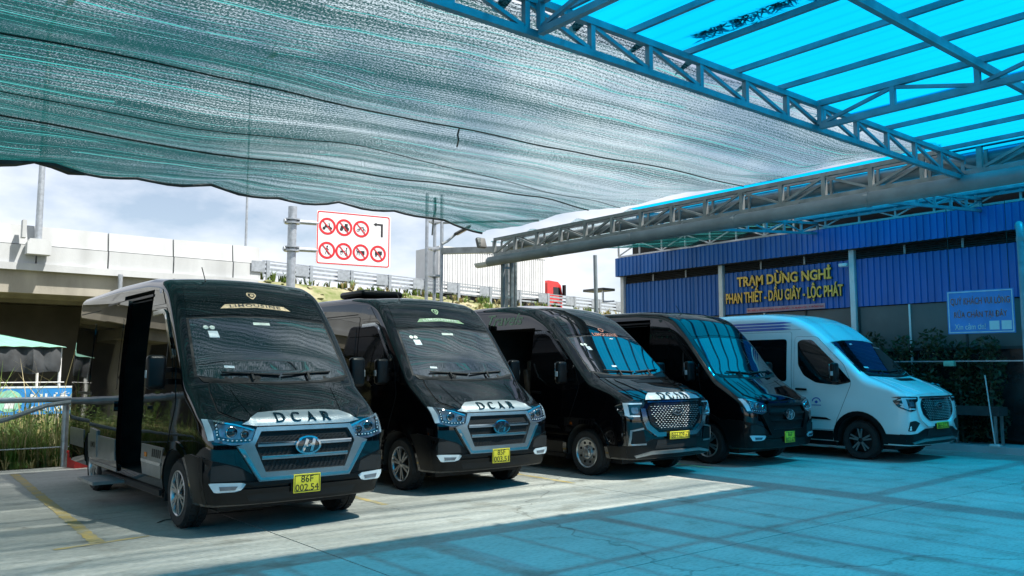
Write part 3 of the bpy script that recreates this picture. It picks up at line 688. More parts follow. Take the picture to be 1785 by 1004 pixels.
def shell(P):
    S = [0, .006, .02, .045, .08, .12, .17, .23, .30, .38, .46, .54, .62]
    while S[-1] < 2.7: S.append(S[-1] + .06)
    while S[-1] < P['L'] - .35: S.append(S[-1] + .16)
    S += [P['L'] - d for d in (.2, .12, .08, .05, .025, .008, 0)]
    nS, nC, nT = 20, 7, 9
    rings = []
    for s in S:
        zt = smooth_pts(P['top'], s, .045 if s < 1.2 else .09); e = P['L'] - s
        if e < .12: zt -= .12 * (1 - math.sqrt(max(0, 1 - (1 - e / .12) ** 2)))
        r = min(P['roofr'] if s > .75 else .09 + (P['roofr'] - .09) * max(0, (s - .3) / .45), .3)
        pts = []
        for k in range(nS):
            z = P['zb'] + (zt - r - P['zb']) * k / (nS - 1); pts.append((half_w(P, s, z), z))
        w = half_w(P, s, zt - r)
        sl = (half_w(P, s, zt - r - .05) - w) / .05
        for k in range(1, nC + 1):
            t = k / nC * math.pi / 2; z = zt - r + r * math.sin(t)
            pts.append((w - sl * (z - (zt - r)) * .6 - r * 1.15 * (1 - math.cos(t)), z))
        wt = pts[-1][0]; crown = .04 if s > .9 else .018
        for k in range(1, nT + 1):
            x = wt * (1 - k / nT); pts.append((x, zt + crown * (1 - (x / wt) ** 2)))
        f = max(0, 1 - s / 1.5)
        def yy(x, z): return s + f * (P['bulge'] * (abs(x) / P['W']) ** 2.3 + P['lean'] * max(0, min(1, (z - .90) / .3)) ** 1.2 * max(0, 1 - s / .9) + .06 * max(0, (.5 - z) / .2))
        rings.append([(x, yy(x, z), z) for x, z in pts])
    n = len(rings[0]); vs, fs = [], []
    for rg in rings: vs += [(-x, y, z) for x, y, z in rg] + [(x, y, z) for x, y, z in rg[-2::-1]]
    m = 2 * n - 1
    for i in range(len(rings) - 1):
        for k in range(m - 1): fs.append((i * m + k, i * m + k + 1, (i + 1) * m + k + 1, (i + 1) * m + k))
        fs.append((i * m + m - 1, i * m, (i + 1) * m, (i + 1) * m + m - 1))
    nx = 14                                                          # front and rear caps as row grids
    for ri, flip in ((0, False), (len(rings) - 1, True)):
        rg = rings[ri]; base = ri * m; rows = []
        for k in range(n - 1):
            x, y, z = rg[k]; row = [base + k]
            for c in range(1, nx):
                xx = -x + 2 * x * c / nx
                s = S[ri]; f = max(0, 1 - s / 1.5)
                y_ = s + f * (P['bulge'] * (abs(xx) / P['W']) ** 2.3 + P['lean'] * max(0, min(1, (z - .90) / .3)) ** 1.2 * max(0, 1 - s / .9) + .06 * max(0, (.5 - z) / .2))
                row.append(len(vs)); vs.append((xx, y_, z))
            row.append(base + m - 1 - k); rows.append(row)
        for a, b in zip(rows, rows[1:]):
            for c in range(nx): fs.append((a[c], a[c + 1], b[c + 1], b[c]))
        top = base + n - 1
        for c in range(nx): fs.append((rows[-1][c], rows[-1][c + 1], top))
    mb = MB(); mb.v, mb.f = vs, fs
    me = mb.mesh('body', 0)
    bm = bmesh.new(); bm.from_mesh(me)
    bmesh.ops.remove_doubles(bm, verts=bm.verts[:], dist=.0006); bmesh.ops.recalc_face_normals(bm, faces=bm.faces[:]); bm.to_mesh(me); bm.free()
    return me
def boolean(me, cutters):
    o = bpy.data.objects.new('tmp', me); C.objects.link(o); cs = []
    for c in cutters:
        co = bpy.data.objects.new('tmpc', c); C.objects.link(co); cs.append(co)
        md = o.modifiers.new('b', 'BOOLEAN'); md.operation = 'DIFFERENCE'; md.solver = 'EXACT'; md.object = co
    dg = bpy.context.evaluated_depsgraph_get(); out = bpy.data.meshes.new_from_object(o.evaluated_get(dg))
    for x in [o] + cs: bpy.data.objects.remove(x)
    return out
class Van:
    def __init__(s, kind, P, root, paint, opened):
        s.P, s.root, s.paint, s.kind = P, root, paint, kind
        me = shell(P); bm = bmesh.new(); bm.from_mesh(me); s.bvh = BVHTree.FromBMesh(bm); bm.free()
        cut = []
        for wy in (P['fw'], P['rw']):
            for sx in (-1, 1):
                mb = MB(); r = .445
                x0, x1 = sx * .62, sx * 1.4
                mb.lathe([(0.0001, x0), (r, x0), (r, x1), (.0001, x1)], (0, wy, .36), 'x', 40); cut.append(mb.mesh('c', 0))
        if opened:
            mb = MB(); z1 = 2.60 if P is SOL else 2.36
            mb.prism([(2.26, .44), (3.62, .44), (3.62, z1), (2.30, z1)], lambda y, z: (-1.5, y, z), lambda y, z: (.72, y, z)); cut.append(mb.mesh('c', 0))
        me = boolean(me, cut)
        me.materials.clear(); me.materials.append(M(paint)); me.materials.append(M('interior')); me.materials.append(M('satin_black'))
        for p in me.polygons:
            loc, nrm, i, d = s.bvh.find_nearest(p.center)
            p.material_index = 1 if d > .006 else (2 if p.center.z < .31 and abs(p.normal.z) > .7 else 0)
        me.shade_smooth(); me.set_sharp_from_angle(angle=R(38))
        s.body = link('body', me, None, root)
    def hit(s, view, a, b):
        if view == 'F': a *= 1 + .09 * max(0., min(1., (1.42 - b) / .25))
        o, d = {'F': ((a, -3, b), (0, 1, 0)), 'L': ((-4, a, b), (1, 0, 0)), 'R': ((4, a, b), (-1, 0, 0)), 'T': ((a, b, 6), (0, 0, -1)), 'B': ((a, 12, b), (0, -1, 0))}[view]
        loc, nrm, i, dist = s.bvh.ray_cast(Vector(o), Vector(d))
        if loc is None:
            g = {'F': (a, .25, b), 'L': (-.9, a, b), 'R': (.9, a, b), 'T': (a, b, 2.7), 'B': (a, s.P['L'], b)}[view]
            loc, nrm, i, dist = s.bvh.find_nearest(Vector(g))
        if nrm.dot(Vector(d)) > 0: nrm = -nrm
        return loc, nrm, Vector(d)
    def panel(s, name, poly, view, m, off=.004, thick=.014, step=.07, parent=None, holes=(), smooth=40, dome=0.):
        vs, fs = cdt(poly, step, holes)
        top, bot = [], []
        for a, b in vs:
            loc, nrm, d = s.hit(view, a, b); top.append(loc + nrm * off); bot.append(loc + nrm * (off - thick))
        edges = {}
        for f in fs:
            for i in range(len(f)):
                e = (f[i], f[(i + 1) % len(f)]); edges[e] = 1
        n = len(vs); F = []
        dd = s.hit(view, *vs[0])[2]
        for f in fs:
            nn = (top[f[1]] - top[f[0]]).cross(top[f[2]] - top[f[0]])
            F.append(tuple(f) if nn.dot(dd) < 0 else tuple(reversed(f)))
        flip = fs and F[0] != tuple(fs[0])
        for (a, b) in edges:
            if (b, a) not in edges: F.append((b, a, a + n, b + n) if not flip else (a, b, b + n, a + n))
        mb = MB(); mb.v = [tuple(v) for v in top + bot]; mb.f = F
        used = set(i for f in F for i in f); mp = {}; nv = []
        for i in sorted(used): mp[i] = len(nv); nv.append(mb.v[i])
        mb.v = nv; mb.f = [tuple(mp[i] for i in f) for f in F]
        return link(name, mb.mesh(name, smooth, False), m, parent or s.root)
    def both(s, name, poly, m, parent=None, **k):
        return [s.panel(name, poly, v, m, parent=parent, **k) for v in 'LR']
    def sym(s, name, poly, m, **k):                                     # front view, left and right
        return [s.panel(name, poly, 'F', m, **k), s.panel(name, [(-x, z) for x, z in poly][::-1], 'F', m, **k)]
    def text(s, body, c, w, h, view, m, off=.007, bold=.0, shear=0., depth=0., parent=None, spacing=1., arch=0.):
        me, tw, th = text_mesh(body, bold, shear, 1. if depth else 0., spacing)
        for v in me.vertices:
            x, y, z = v.co; a, b = x * w / tw, y * h / th + arch * (1 - (2 * x / tw) ** 2)
            loc, nrm, d = s.hit(view, c[0] + (a if view in 'FT' else (-a if view == 'L' else a)), c[1] + b)
            v.co = loc + nrm * (off + (depth if z > 0 else 0))
        return link('lettering', me, m, parent or s.root)
    def blob(s, name, mb, m, parent=None, smooth=40): return mb.build(name, m, parent or s.root, smooth, world=False)

def wheel(V, x, y, style):
    sx = 1 if x > 0 else -1; r = .355; hw = .115; cx = sx * .865
    mb = MB()
    prof = [(.235, -hw + .01), (.26, -hw), (.325, -hw), (.348, -hw + .03), (r, -hw + .06), (r, -.012), (r - .01, -.008), (r - .01, .008), (r, .012), (r, hw - .06), (.348, hw - .03), (.325, hw), (.26, hw), (.235, hw - .01)]
    mb.lathe(prof, (cx, y, r), 'x', 40, close=True)
    for k in range(40):                                                # tread blocks
        t = 2 * math.pi * k / 40; c, s_ = math.cos(t), math.sin(t)
        for o in (-.06, .06):
            p = Vector((cx + o, y + c * (r + .001), r + s_ * (r + .001))); mb.bar(p - Vector((0, -s_, c)) * .018, p + Vector((0, -s_, c)) * .018, .05, .008, (0, c, s_))
    w = V.blob('wheel', mb, 'rubber')
    o = sx * (hw - .005); mb = MB()
    mb.lathe([(.238, 0), (.238, o + sx * .004), (.226, o + sx * .008), (.215, o), (.205, o - sx * .03), (.20, 0)], (cx, y, r), 'x', 40)
    mb.lathe([(.0001, 0), (.2, 0)], (cx, y, r), 'x', 40)
    V.blob('rim', mb, 'alloy' if style != 'twin_dark' else 'satin_black', w)
    mb = MB(); face = cx + o
    if style == 'steel':                                               # domed steel wheel with round hand holes
        mb.lathe([(.0001, sx * .012), (.05, sx * .010), (.062, -sx * .002), (.10, -sx * .006), (.112, -sx * .03), (.2, -sx * .012), (.205, -sx * .03)], (face, y, r), 'x', 36)
        V.blob('wheel_disc', mb, 'alloy', w)
        mb = MB()
        for k in range(8):
            t = 2 * math.pi * (k + .5) / 8; mb.lathe([(.0001, 0), (.021, 0), (.021, -sx * .02)], (face - sx * .014, y + .155 * math.cos(t), r + .155 * math.sin(t)), 'x', 10)
        tag(V.blob('hand_holes', mb, 'matt_black', w), kind='stuff')
        mb = MB()
        for k in range(6):
            t = 2 * math.pi * k / 6; mb.lathe([(.0001, sx * .02), (.009, sx * .018), (.012, 0)], (face - sx * .01, y + .082 * math.cos(t), r + .082 * math.sin(t)), 'x', 8)
        V.blob('wheel_nuts', mb, 'chrome', w)
    else:
        n = 6 if style == 'six' else 5
        for k in range(n):
            t0 = 2 * math.pi * k / n + .3
            for dt in ((-.10, .10) if style != 'six' else (-.09, .09)):
                a = Vector((face - sx * .012, y + .035 * math.cos(t0 + dt * 2), r + .035 * math.sin(t0 + dt * 2)))
                b = Vector((face - sx * .004, y + .212 * math.cos(t0 + dt * 1.7), r + .212 * math.sin(t0 + dt * 1.7)))
                mb.bar(a, b, .03, .022, (1, 0, 0))
        V.blob('spokes', mb, 'alloy', w)
        mb = MB(); mb.lathe([(.0001, sx * .008), (.03, sx * .006), (.048, -sx * .004), (.05, -sx * .03)], (face, y, r), 'x', 24)
        V.blob('hub', mb, 'alloy' if style == 'six' else 'satin_black', w)
    mb = MB(); mb.lathe([(.0001, 0), (.195, 0)], (cx + sx * .01, y, r), 'x', 30); V.blob('brake_disc', mb, 'matt_black', w)

def mirror(V, sx, z, y):
    mb = MB(); mb.rbox((sx * 1.20, y, z), (.20, .11, .36), .045, 4)
    mo = V.blob('mirror', mb, 'satin_black')
    mb = MB(); mb.bar((sx * .93, y + .10, z - .10), (sx * 1.14, y, z - .10), .05, .06); mb.bar((sx * .93, y + .10, z + .03), (sx * 1.14, y, z + .02), .04, .05)
    V.blob('mirror_arm', mb, 'satin_black', mo)
    mb = MB(); mb.rbox((sx * 1.20, y + .058, z + .02), (.16, .008, .26), .003, 1); V.blob('mirror_glass', mb, 'chrome', mo)
    mb = MB(); mb.rbox((sx * 1.301, y, z - .02), (.006, .05, .08), .002, 1); V.blob('turn_signal', mb, 'lamp_white', mo)

def wiper(V, p0, p1):
    a, b = V.hit('F', *p0), V.hit('F', *p1); A, B = a[0] + a[1] * .03, b[0] + b[1] * .022
    mb = MB(); mb.bar(A, B, .016, .018, a[1]); mid = A.lerp(B, .5)
    c = V.hit('F', p0[0] * .5 + p1[0] * .5, min(p0[1], p1[1]) - .06)
    mb.bar(c[0] + c[1] * .03, mid + a[1] * .02, .024, .016, a[1])
    V.blob('wiper', mb, 'matt_black')

def plate(V, y, z, w, h, lines, x=0., m='plate_yellow'):
    mb = MB(); mb.rbox((x, y, z), (w, .014, h), .005, 2); p = V.blob('licence_plate', mb, m)
    mb = MB(); t = .006
    for a, b in (((x - w / 2 + .012, z - h / 2 + .012), (x + w / 2 - .012, z - h / 2 + .012 + t)), ((x - w / 2 + .012, z + h / 2 - .012 - t), (x + w / 2 - .012, z + h / 2 - .012)),
                 ((x - w / 2 + .012, z - h / 2 + .02), (x - w / 2 + .012 + t, z + h / 2 - .02)), ((x + w / 2 - .012 - t, z - h / 2 + .02), (x + w / 2 - .012, z + h / 2 - .02))):
        mb.box((a[0], y - .0095, a[1]), (b[0], y - .0072, b[1]))
    V.blob('plate_border', mb, 'plate_black', p)
    for txt, dz, tw, th in lines:
        flat_text(txt, 'plate_black', p, (x, y - .0075, z + dz), tw, th, (1, 0, 0), (0, 0, 1), .0, depth=.002)
    mb = MB(); mb.box((x - w / 2 - .02, y + .008, z - h / 2 + .02), (x + w / 2 + .02, y + .09, z + h / 2 - .02)); V.blob('plate_bracket', mb, 'satin_black')

def seats(V):
    for y in (2.72, 3.45):
        mb = MB(); mb.rbox((-.28, y, .86), (.56, .52, .16), .05, 3); mb.rbox((-.28, y + .27, 1.28), (.54, .14, .78), .05, 3, Matrix.Rotation(R(-10), 3, 'X')); mb.rbox((-.28, y + .36, 1.72), (.30, .12, .20), .04, 3)
        mb.box((-.46, y - .2, .45), (-.10, y + .2, .79))
        V.blob('passenger_seat', mb, 'seat_leather')

def solati(V, opened, chrome, plate_lines, decal, plate_mat='plate_yellow', rear_door=True):
    P = V.P; PB = V.paint
    # --- glass
    ws = [(-.87, 1.585), (-.5, 1.525), (0, 1.51), (.5, 1.525), (.87, 1.585), (.815, 2.205), (.4, 2.24), (0, 2.25), (-.4, 2.24), (-.815, 2.205)]
    w = V.panel('windscreen', ws, 'F', 'dark_glass', off=.004, step=.09)
    V.panel('windscreen_seal', [(-.90, 1.57), (-.5, 1.505), (0, 1.495), (.5, 1.505), (.90, 1.57), (.84, 2.22), (.4, 2.255), (0, 2.265), (-.4, 2.255), (-.84, 2.22)], 'F', 'matt_black', off=.0018, step=.09, parent=w)
    fa = [(-.825, 2.245), (-.4, 2.28), (0, 2.29), (.4, 2.28), (.825, 2.245), (.775, 2.60), (.70, 2.66), (.4, 2.69), (0, 2.705), (-.4, 2.69), (-.70, 2.66), (-.775, 2.60)]
    V.panel('roof_visor', fa, 'F', 'side_glass', off=.006, step=.08)
    V.panel('cowl', [(-.82, 1.515), (0, 1.475), (.82, 1.515), (.86, 1.565), (.5, 1.50), (0, 1.49), (-.5, 1.50), (-.86, 1.565)], 'F', 'satin_black', off=.006, step=.06)
    wiper(V, (-.62, 1.60), (.02, 1.575)); wiper(V, (.05, 1.575), (.66, 1.61))
    # --- bonnet, lamps, bumper
    bn = [(-.60, 1.135), (-.3, 1.115), (0, 1.11), (.3, 1.115), (.60, 1.135), (.72, 1.22), (.74, 1.42), (.77, 1.50), (0, 1.465), (-.77, 1.50), (-.80, 1.42), (-.76, 1.22)]
    V.panel('bonnet_gap', ribbon(bn + bn[:1], .022), 'F', 'matt_black', off=.003, step=.06)
    V.panel('bonnet', bn, 'F', PB, off=.012, step=.07)
    for x in (-.44, .44):
        V.panel('bonnet_crease', ribbon([(x * 1.05, 1.16), (x * 1.2, 1.30), (x * 1.32, 1.43)], .035), 'F', PB, off=.018, step=.05, thick=.02)
    hl = [(-.905, 1.155), (-.66, 1.105), (-.475, 1.045), (-.535, .905), (-.70, .90), (-.885, .945)]
    for sx in (1, -1):
        pl = [(x * sx, z) for x, z in hl]
        if sx < 0: pl = pl[::-1]
        h = V.panel('headlight', rounded(pl, .02), 'F', 'lamp_lens', off=.012, thick=.04, step=.05)
        q = [(-.90, 1.148), (-.865, 1.143), (-.845, .952), (-.88, .947)]
        V.panel('daytime_lamp', [(x * sx, z) for x, z in (q if sx > 0 else q[::-1])], 'F', 'lamp_white', off=.018, step=.05, parent=h)
        q = [(-.835, 1.137), (-.66, 1.10), (-.50, 1.043), (-.505, 1.030), (-.66, 1.087), (-.832, 1.122)]
        V.panel('lamp_brow', [(x * sx, z) for x, z in (q if sx > 0 else q[::-1])], 'F', 'chrome', off=.018, step=.05, parent=h)
        q = [(-.83, .965), (-.70, .925), (-.545, .925), (-.535, .955), (-.70, .955), (-.80, .985), (-.815, 1.115), (-.835, 1.118)]
        V.panel('lamp_bezel', [(x * sx, z) for x, z in (q if sx > 0 else q[::-1])], 'F', 'lamp_dark', off=.016, step=.05, parent=h)
        mb = MB()
        for k in range(8):
            l_, n_, _ = V.hit('F', sx * (-.81 + .038 * k), .962 - .018 * min(k, 3) / 3 * 1.2); mb.rbox(l_ + n_ * .017, (.018, .012, .014), .003, 1)
        for k in range(4):
            l_, n_, _ = V.hit('F', -sx * .823, 1.0 + .03 * k); mb.rbox(l_ + n_ * .017, (.014, .012, .018), .003, 1)
        tag(V.blob('lamp_diodes', mb, 'lamp_white', h), kind='stuff')
        for (x, z, r) in ((-.70, 1.025, .058), (-.585, 1.0, .040)):
            l_, n_, _ = V.hit('F', sx * x, z)
            mb = MB(); mb.lathe([(r, .0), (r, -.014), (r * .86, -.02), (r * .80, -.008)], l_ + n_ * .012, 'y', 24); V.blob('lamp_ring', mb, 'chrome', h)
            mb = MB(); mb.lathe([(.0001, -.028), (r * .4, -.026), (r * .72, -.016), (r * .8, -.004)], l_ + n_ * .012, 'y', 24); V.blob('projector_lens', mb, 'lamp_dark', h)
    bp = [(-.93, .33), (-.5, .315), (.5, .315), (.93, .33), (.965, .58), (.955, .79), (.80, .74), (.63, .69), (.50, .60), (.44, .52), (-.44, .52), (-.50, .60), (-.63, .69), (-.80, .74), (-.955, .79), (-.965, .58)]
    bu = V.panel('bumper', bp, 'F', 'satin_black', off=.016, thick=.03, step=.07)
    for v in 'LR':
        V.panel('bumper_corner', [(.20, .33), (.46, .33), (.50, .50), (.57, .66), (.67, .78), (.50, .80), (.20, .78)], v, 'satin_black', off=.015, thick=.03, step=.07, parent=bu)
    V.panel('bumper_step', [(-.60, .535), (.60, .535), (.52, .50), (-.52, .50)], 'F', 'satin_black', off=.045, thick=.05, step=.06, parent=bu)
    V.panel('lower_intake', [(-.52, .345), (.52, .345), (.56, .43), (-.56, .43)], 'F', 'matt_black', off=.020, step=.07, parent=bu)
    V.panel('bumper_lip', [(-.66, .455), (-.56, .425), (.56, .425), (.66, .455), (.58, .475), (-.58, .475)], 'F', 'satin_black', off=.036, thick=.04, step=.06, parent=bu)
    for sx in (1, -1):
        q = [(-.86, .555), (-.57, .555), (-.60, .66), (-.74, .715), (-.86, .70)]
        V.panel('bumper_recess', [(x * sx, z) for x, z in (q if sx > 0 else q[::-1])], 'F', 'matt_black', off=.0185, step=.06, parent=bu)
        q = [(-.87, .545), (-.56, .530), (-.62, .455), (-.83, .455)]
        fg = V.panel('fog_lamp', rounded([(x * sx, z) for x, z in (q if sx > 0 else q[::-1])], .02), 'F', 'lamp_white', off=.028, thick=.04, step=.05, parent=bu)
        q = [(-.845, .533), (-.60, .521), (-.615, .508), (-.84, .518)]
        q = [(-.80, .51), (-.64, .503), (-.66, .475), (-.79, .475)]
        V.panel('fog_lens', [(x * sx, z) for x, z in (q if sx > 0 else q[::-1])], 'F', 'lamp_lens', off=.032, step=.05, parent=fg)
    # --- grille
    bar = 'chrome' if chrome else 'satin_black'
    inner = [(-.44, 1.015), (.44, 1.015), (.505, .89), (.40, .625), (-.40, .625), (-.505, .89)]
    outer = [(-.475, 1.055), (.475, 1.055), (.525, .93), (.66, .885), (.455, .535), (-.455, .535), (-.66, .885), (-.525, .93)]
    V.panel('grille_mesh', inner, 'F', 'matt_black', off=.003, step=.06)
    mb = MB()
    for r_ in range(14):
        z = .65 + .026 * r_; hw_ = .385 + .1 * min(1, (z - .635) / .25) - (.06 * max(0, (z - .885) / .12))
        nx = int(hw_ * 2 / .045)
        for k in range(nx):
            x = -hw_ + .03 + (k + .5 * (r_ % 2)) * .045
            if abs(x) > hw_ - .015: continue
            l_, n_, _ = V.hit('F', x, z); mb.bar(l_ + n_ * .006 + Vector((-.016, 0, -.008)), l_ + n_ * .006 + Vector((.016, 0, .008)), .005, .005)
    tag(V.blob('grille_lattice', mb, 'satin_black'), kind='stuff')
    fr = V.panel('grille_frame', outer, 'F', 'satin_silver' if chrome else 'satin_black', off=.045, thick=.07, step=.045, holes=[inner])
    if chrome:
        V.panel('frame_highlight', [(-.65, .875), (-.60, .862), (-.44, .575), (.44, .575), (.60, .862), (.65, .875), (.448, .548), (-.448, .548)], 'F', 'chrome', off=.052, step=.05, parent=fr)
    for z, hw_ in ((.895, .475), (.765, .435)):
        g = V.panel('grille_bar', [(-hw_, z - .018), (hw_, z - .018), (hw_, z + .018), (-hw_, z + .018)], 'F', 'satin_silver' if chrome else 'satin_black', off=.036, thick=.05, step=.05)
        V.panel('bar_highlight', [(-hw_, z + .004), (hw_, z + .004), (hw_, z + .016), (-hw_, z + .016)], 'F', bar, off=.042, step=.05, parent=g)
    b = V.panel('badge', ellipse((0, .865), .118, .078), 'F', 'lamp_dark', off=.058, thick=.05, step=.03)
    V.panel('badge_ring', ellipse((0, .865), .128, .086), 'F', 'chrome', off=.066, thick=.03, step=.03, holes=[ellipse((0, .865), .110, .070)], parent=b)
    for q in ([(-.075, .812), (-.045, .806), (.005, .918), (-.022, .925)], [(.015, .806), (.045, .812), (.075, .918), (.045, .925)], [(-.05, .842), (.05, .872), (.05, .892), (-.05, .862)]):
        V.panel('badge_letter', q, 'F', 'chrome', off=.068, step=.03, parent=b)
    if chrome:
        pq = [(-.60, 1.095), (-.47, 1.072), (.47, 1.072), (.60, 1.095), (.42, 1.185), (.2, 1.200), (-.2, 1.200), (-.42, 1.185)]
        pl = V.panel('bonnet_plaque', pq, 'F', 'plaque', off=.028, thick=.04, step=.035)
        for ch, x in zip('DCAR', (-.24, -.085, .075, .235)): V.text(ch, (x, 1.138), .090, .068, 'F', 'letter_teal', off=.028, bold=.015, depth=.012, parent=pl)
    plate(V, -.045, .485, .30, .19, [(plate_lines[0], .044, .135, .068), (plate_lines[1], -.042, .255, .068)], m=plate_mat)
    # --- decals on glass and visor
    col = decal
    if col:
        V.panel('crest', rounded([(-.05, 2.565), (.05, 2.565), (.065, 2.53), (0, 2.475), (-.065, 2.53)], .02), 'F', col, off=.008, step=.05)
        V.panel('crest_field', rounded([(-.034, 2.552), (.034, 2.552), (.045, 2.528), (0, 2.49), (-.045, 2.528)], .015), 'F', 'lamp_dark', off=.009, step=.05)
        V.panel('crest_motif', rounded([(-.012, 2.545), (.024, 2.540), (.028, 2.522), (0, 2.505), (-.02, 2.52)], .008), 'F', col, off=.0100, step=.05)
        rb = V.panel('ribbon_decal', [(-.43, 2.345), (-.36, 2.40), (0, 2.425), (.36, 2.40), (.43, 2.345), (.38, 2.350), (0, 2.375), (-.38, 2.350)], 'F', col, off=.008, step=.05)
        V.text('LIMOUSINE', (0, 2.378), .62, .036, 'F', 'plate_black' if col != 'decal_green' else 'decal_pale', off=.010, bold=.02, arch=.022, parent=rb, spacing=1.2)
        for x in (-.655, -.585): V.panel('inspection_sticker', ellipse((x, 2.115), .030, .022, 14), 'F', 'decal_pale', off=.0062, step=.06)
        V.panel('registration_sticker', [(-.64, 2.00), (-.53, 2.00), (-.54, 2.075), (-.645, 2.075)], 'F', 'sticker_white', off=.0062, step=.06)
        V.panel('toll_sticker', [(-.57, 1.665), (-.46, 1.66), (-.46, 1.685), (-.57, 1.69)], 'F', 'sticker_white', off=.0062, step=.06)
        V.panel('top_sticker', [(-.10, 2.16), (.10, 2.16), (.10, 2.19), (-.10, 2.19)], 'F', 'decal_pale', off=.0062, step=.06)
    # --- sides
    for v in 'LR':
        open_here = opened and v == 'L'
        dr = rounded([(1.46, .44), (2.20, .44), (2.215, 1.3), (2.19, 2.36), (1.70, 2.35), (1.14, 1.70), (1.08, 1.30), (1.30, .78), (1.43, .62)], .06)
        V.panel('door_gap', ribbon(dr + dr[:1], .012), v, 'matt_black', off=.0025, step=.08)
        d = V.panel('front_door', dr, v, PB, off=.006, step=.09)
        V.panel('door_window', rounded([(1.20, 1.54), (2.15, 1.46), (2.15, 2.27), (1.72, 2.27), (1.26, 1.74)], .06), v, 'side_glass', off=.010, step=.08, parent=d)
        V.panel('window_divider', ribbon([(1.46, 1.54), (1.46, 1.96)], .03), v, 'matt_black', off=.013, step=.08, parent=d)
        V.panel('rain_visor', ribbon([(2.16, 2.30), (1.78, 2.31), (1.68, 2.27), (1.26, 1.79)], .05), v, 'chrome' if V.kind != 'plain' else 'satin_black', off=.022, thick=.016, step=.06, parent=d)
        V.panel('door_handle', rounded([(1.98, 1.19), (2.14, 1.19), (2.14, 1.235), (1.98, 1.235)], .018), v, PB, off=.035, thick=.04, step=.05, parent=d)
        if chrome: V.panel('door_cladding', [(1.50, .46), (2.19, .46), (2.19, .80), (1.38, .80), (1.40, .74)], v, 'satin_silver', off=.016, step=.08, parent=d)
        if chrome:
            mb = []
            for k in range(5): V.panel('cladding_slot', [(1.46 + .07 * k, .68), (1.50 + .07 * k, .68), (1.48 + .07 * k, .77), (1.44 + .07 * k, .77)], v, 'satin_black', off=.019, step=.08, parent=d)
            V.panel('cladding_ridge', [(1.46, .60), (2.19, .60), (2.19, .635), (1.44, .635)], v, 'chrome', off=.024, thick=.02, step=.09, parent=d)
        V.panel('side_marker', [(1.96, .665), (2.04, .665), (2.04, .715), (1.96, .715)], v, 'amber', off=.026, thick=.02, step=.06)
        arch = [(P['fw'] + .50 * math.cos(t), .36 + .50 * math.sin(t)) for t in [math.pi * k / 16 for k in range(17)]]
        V.panel('wheel_arch', ribbon(arch, .075), v, PB if chrome else 'satin_black', off=.014, thick=.025, step=.08)
        arch = [(P['rw'] + .48 * math.cos(t), .36 + .48 * math.sin(t)) for t in [math.pi * k / 16 for k in range(17)]]
        V.panel('wheel_arch', ribbon(arch, .05), v, PB, off=.010, thick=.02, step=.08)
        V.panel('fender_vent', [(1.20, 1.14), (1.34, 1.16), (1.22, 1.42), (1.12, 1.52)], v, 'side_glass', off=.006, step=.07)
        if not open_here:
            ql = rounded([(2.27, .46), (3.56, .46), (3.56, 2.44), (2.27, 2.44)], .05)
            V.panel('door_gap', ribbon(ql + ql[:1], .012), v, 'matt_black', off=.0025, step=.1)
            sd = V.panel('sliding_door' if v == 'L' else 'side_panel', ql, v, PB, off=.006, step=.12)
            V.panel('side_window', rounded([(2.34, 1.44), (3.48, 1.44), (3.48, 2.30), (2.34, 2.30)], .07), v, 'side_glass', off=.011, step=.1, parent=sd)
            V.panel('side_window', rounded([(3.64, 1.44), (4.85, 1.44), (4.85, 2.30), (3.64, 2.30)], .07), v, 'side_glass', off=.007, step=.1)
        else:
            y0, y1 = (2.98, 4.36)
            sd = V.panel('sliding_door', rounded([(y0, .42), (y1, .42), (y1, 2.47), (y0 + .02, 2.50)], .05), v, PB, off=.100, thick=.055, step=.09)
            V.panel('side_window', rounded([(y0 + .10, 1.40), (y1 - .08, 1.40), (y1 - .08, 2.28), (y0 + .10, 2.28)], .07), v, 'side_glass', off=.103, step=.1, parent=sd)
            V.panel('door_handle', rounded([(y0 + .10, 1.13), (y0 + .16, 1.13), (y0 + .16, 1.26), (y0 + .10, 1.26)], .02), v, PB, off=.125, thick=.03, step=.05, parent=sd)
            if chrome:
                V.panel('door_cladding', [(y0 + .01, .55), (y1 - .01, .50), (y1 - .01, .80), (y0 + .01, .80)], v, 'satin_silver', off=.112, step=.1, parent=sd)
                V.panel('door_emblem', [(y1 - .50, .54), (y1 - .14, .52), (y1 - .14, .88), (y1 - .50, .86)], v, 'satin_silver', off=.122, thick=.02, step=.1, parent=sd)
                V.text('LIMO', (y1 - .32, .68), .24, .07, v, 'satin_black', off=.124, bold=.02, parent=sd)
                V.panel('door_foot_trim', [(y0 + .01, .425), (y1 - .01, .425), (y1 - .01, .46), (y0 + .01, .46)], v, 'satin_silver', off=.106, step=.1, parent=sd)
            V.panel('door_rail', [(3.5, 1.30), (5.6, 1.30), (5.6, 1.335), (3.5, 1.335)], v, 'satin_black', off=.012, thick=.02, step=.12)
            V.panel('door_rail', [(2.3, 2.515), (4.4, 2.51), (4.4, 2.54), (2.3, 2.545)], v, 'satin_black', off=.012, thick=.02, step=.12)
        rc = [(5.10, .55), (5.95, .55), (5.95, .80), (5.10, .80)]
        if chrome: V.panel('quarter_cladding', rc, v, 'satin_silver', off=.010, step=.12)
        V.panel('quarter_window', rounded([(4.96, 1.44), (5.95, 1.44), (5.95, 2.30), (4.96, 2.30)], .07), v, 'side_glass', off=.007, step=.1)
        V.panel('roof_seam', [(2.35, 2.475), (6.0, 2.47), (6.0, 2.482), (2.35, 2.487)], v, 'matt_black', off=.003, step=.15)
        V.panel('roof_corner_panel', [(1.78, 2.40), (2.24, 2.40), (2.24, 2.60), (1.98, 2.585)], v, PB, off=.006, step=.08)
    for sx in (-1, 1): mirror(V, sx, 1.62, 1.16)
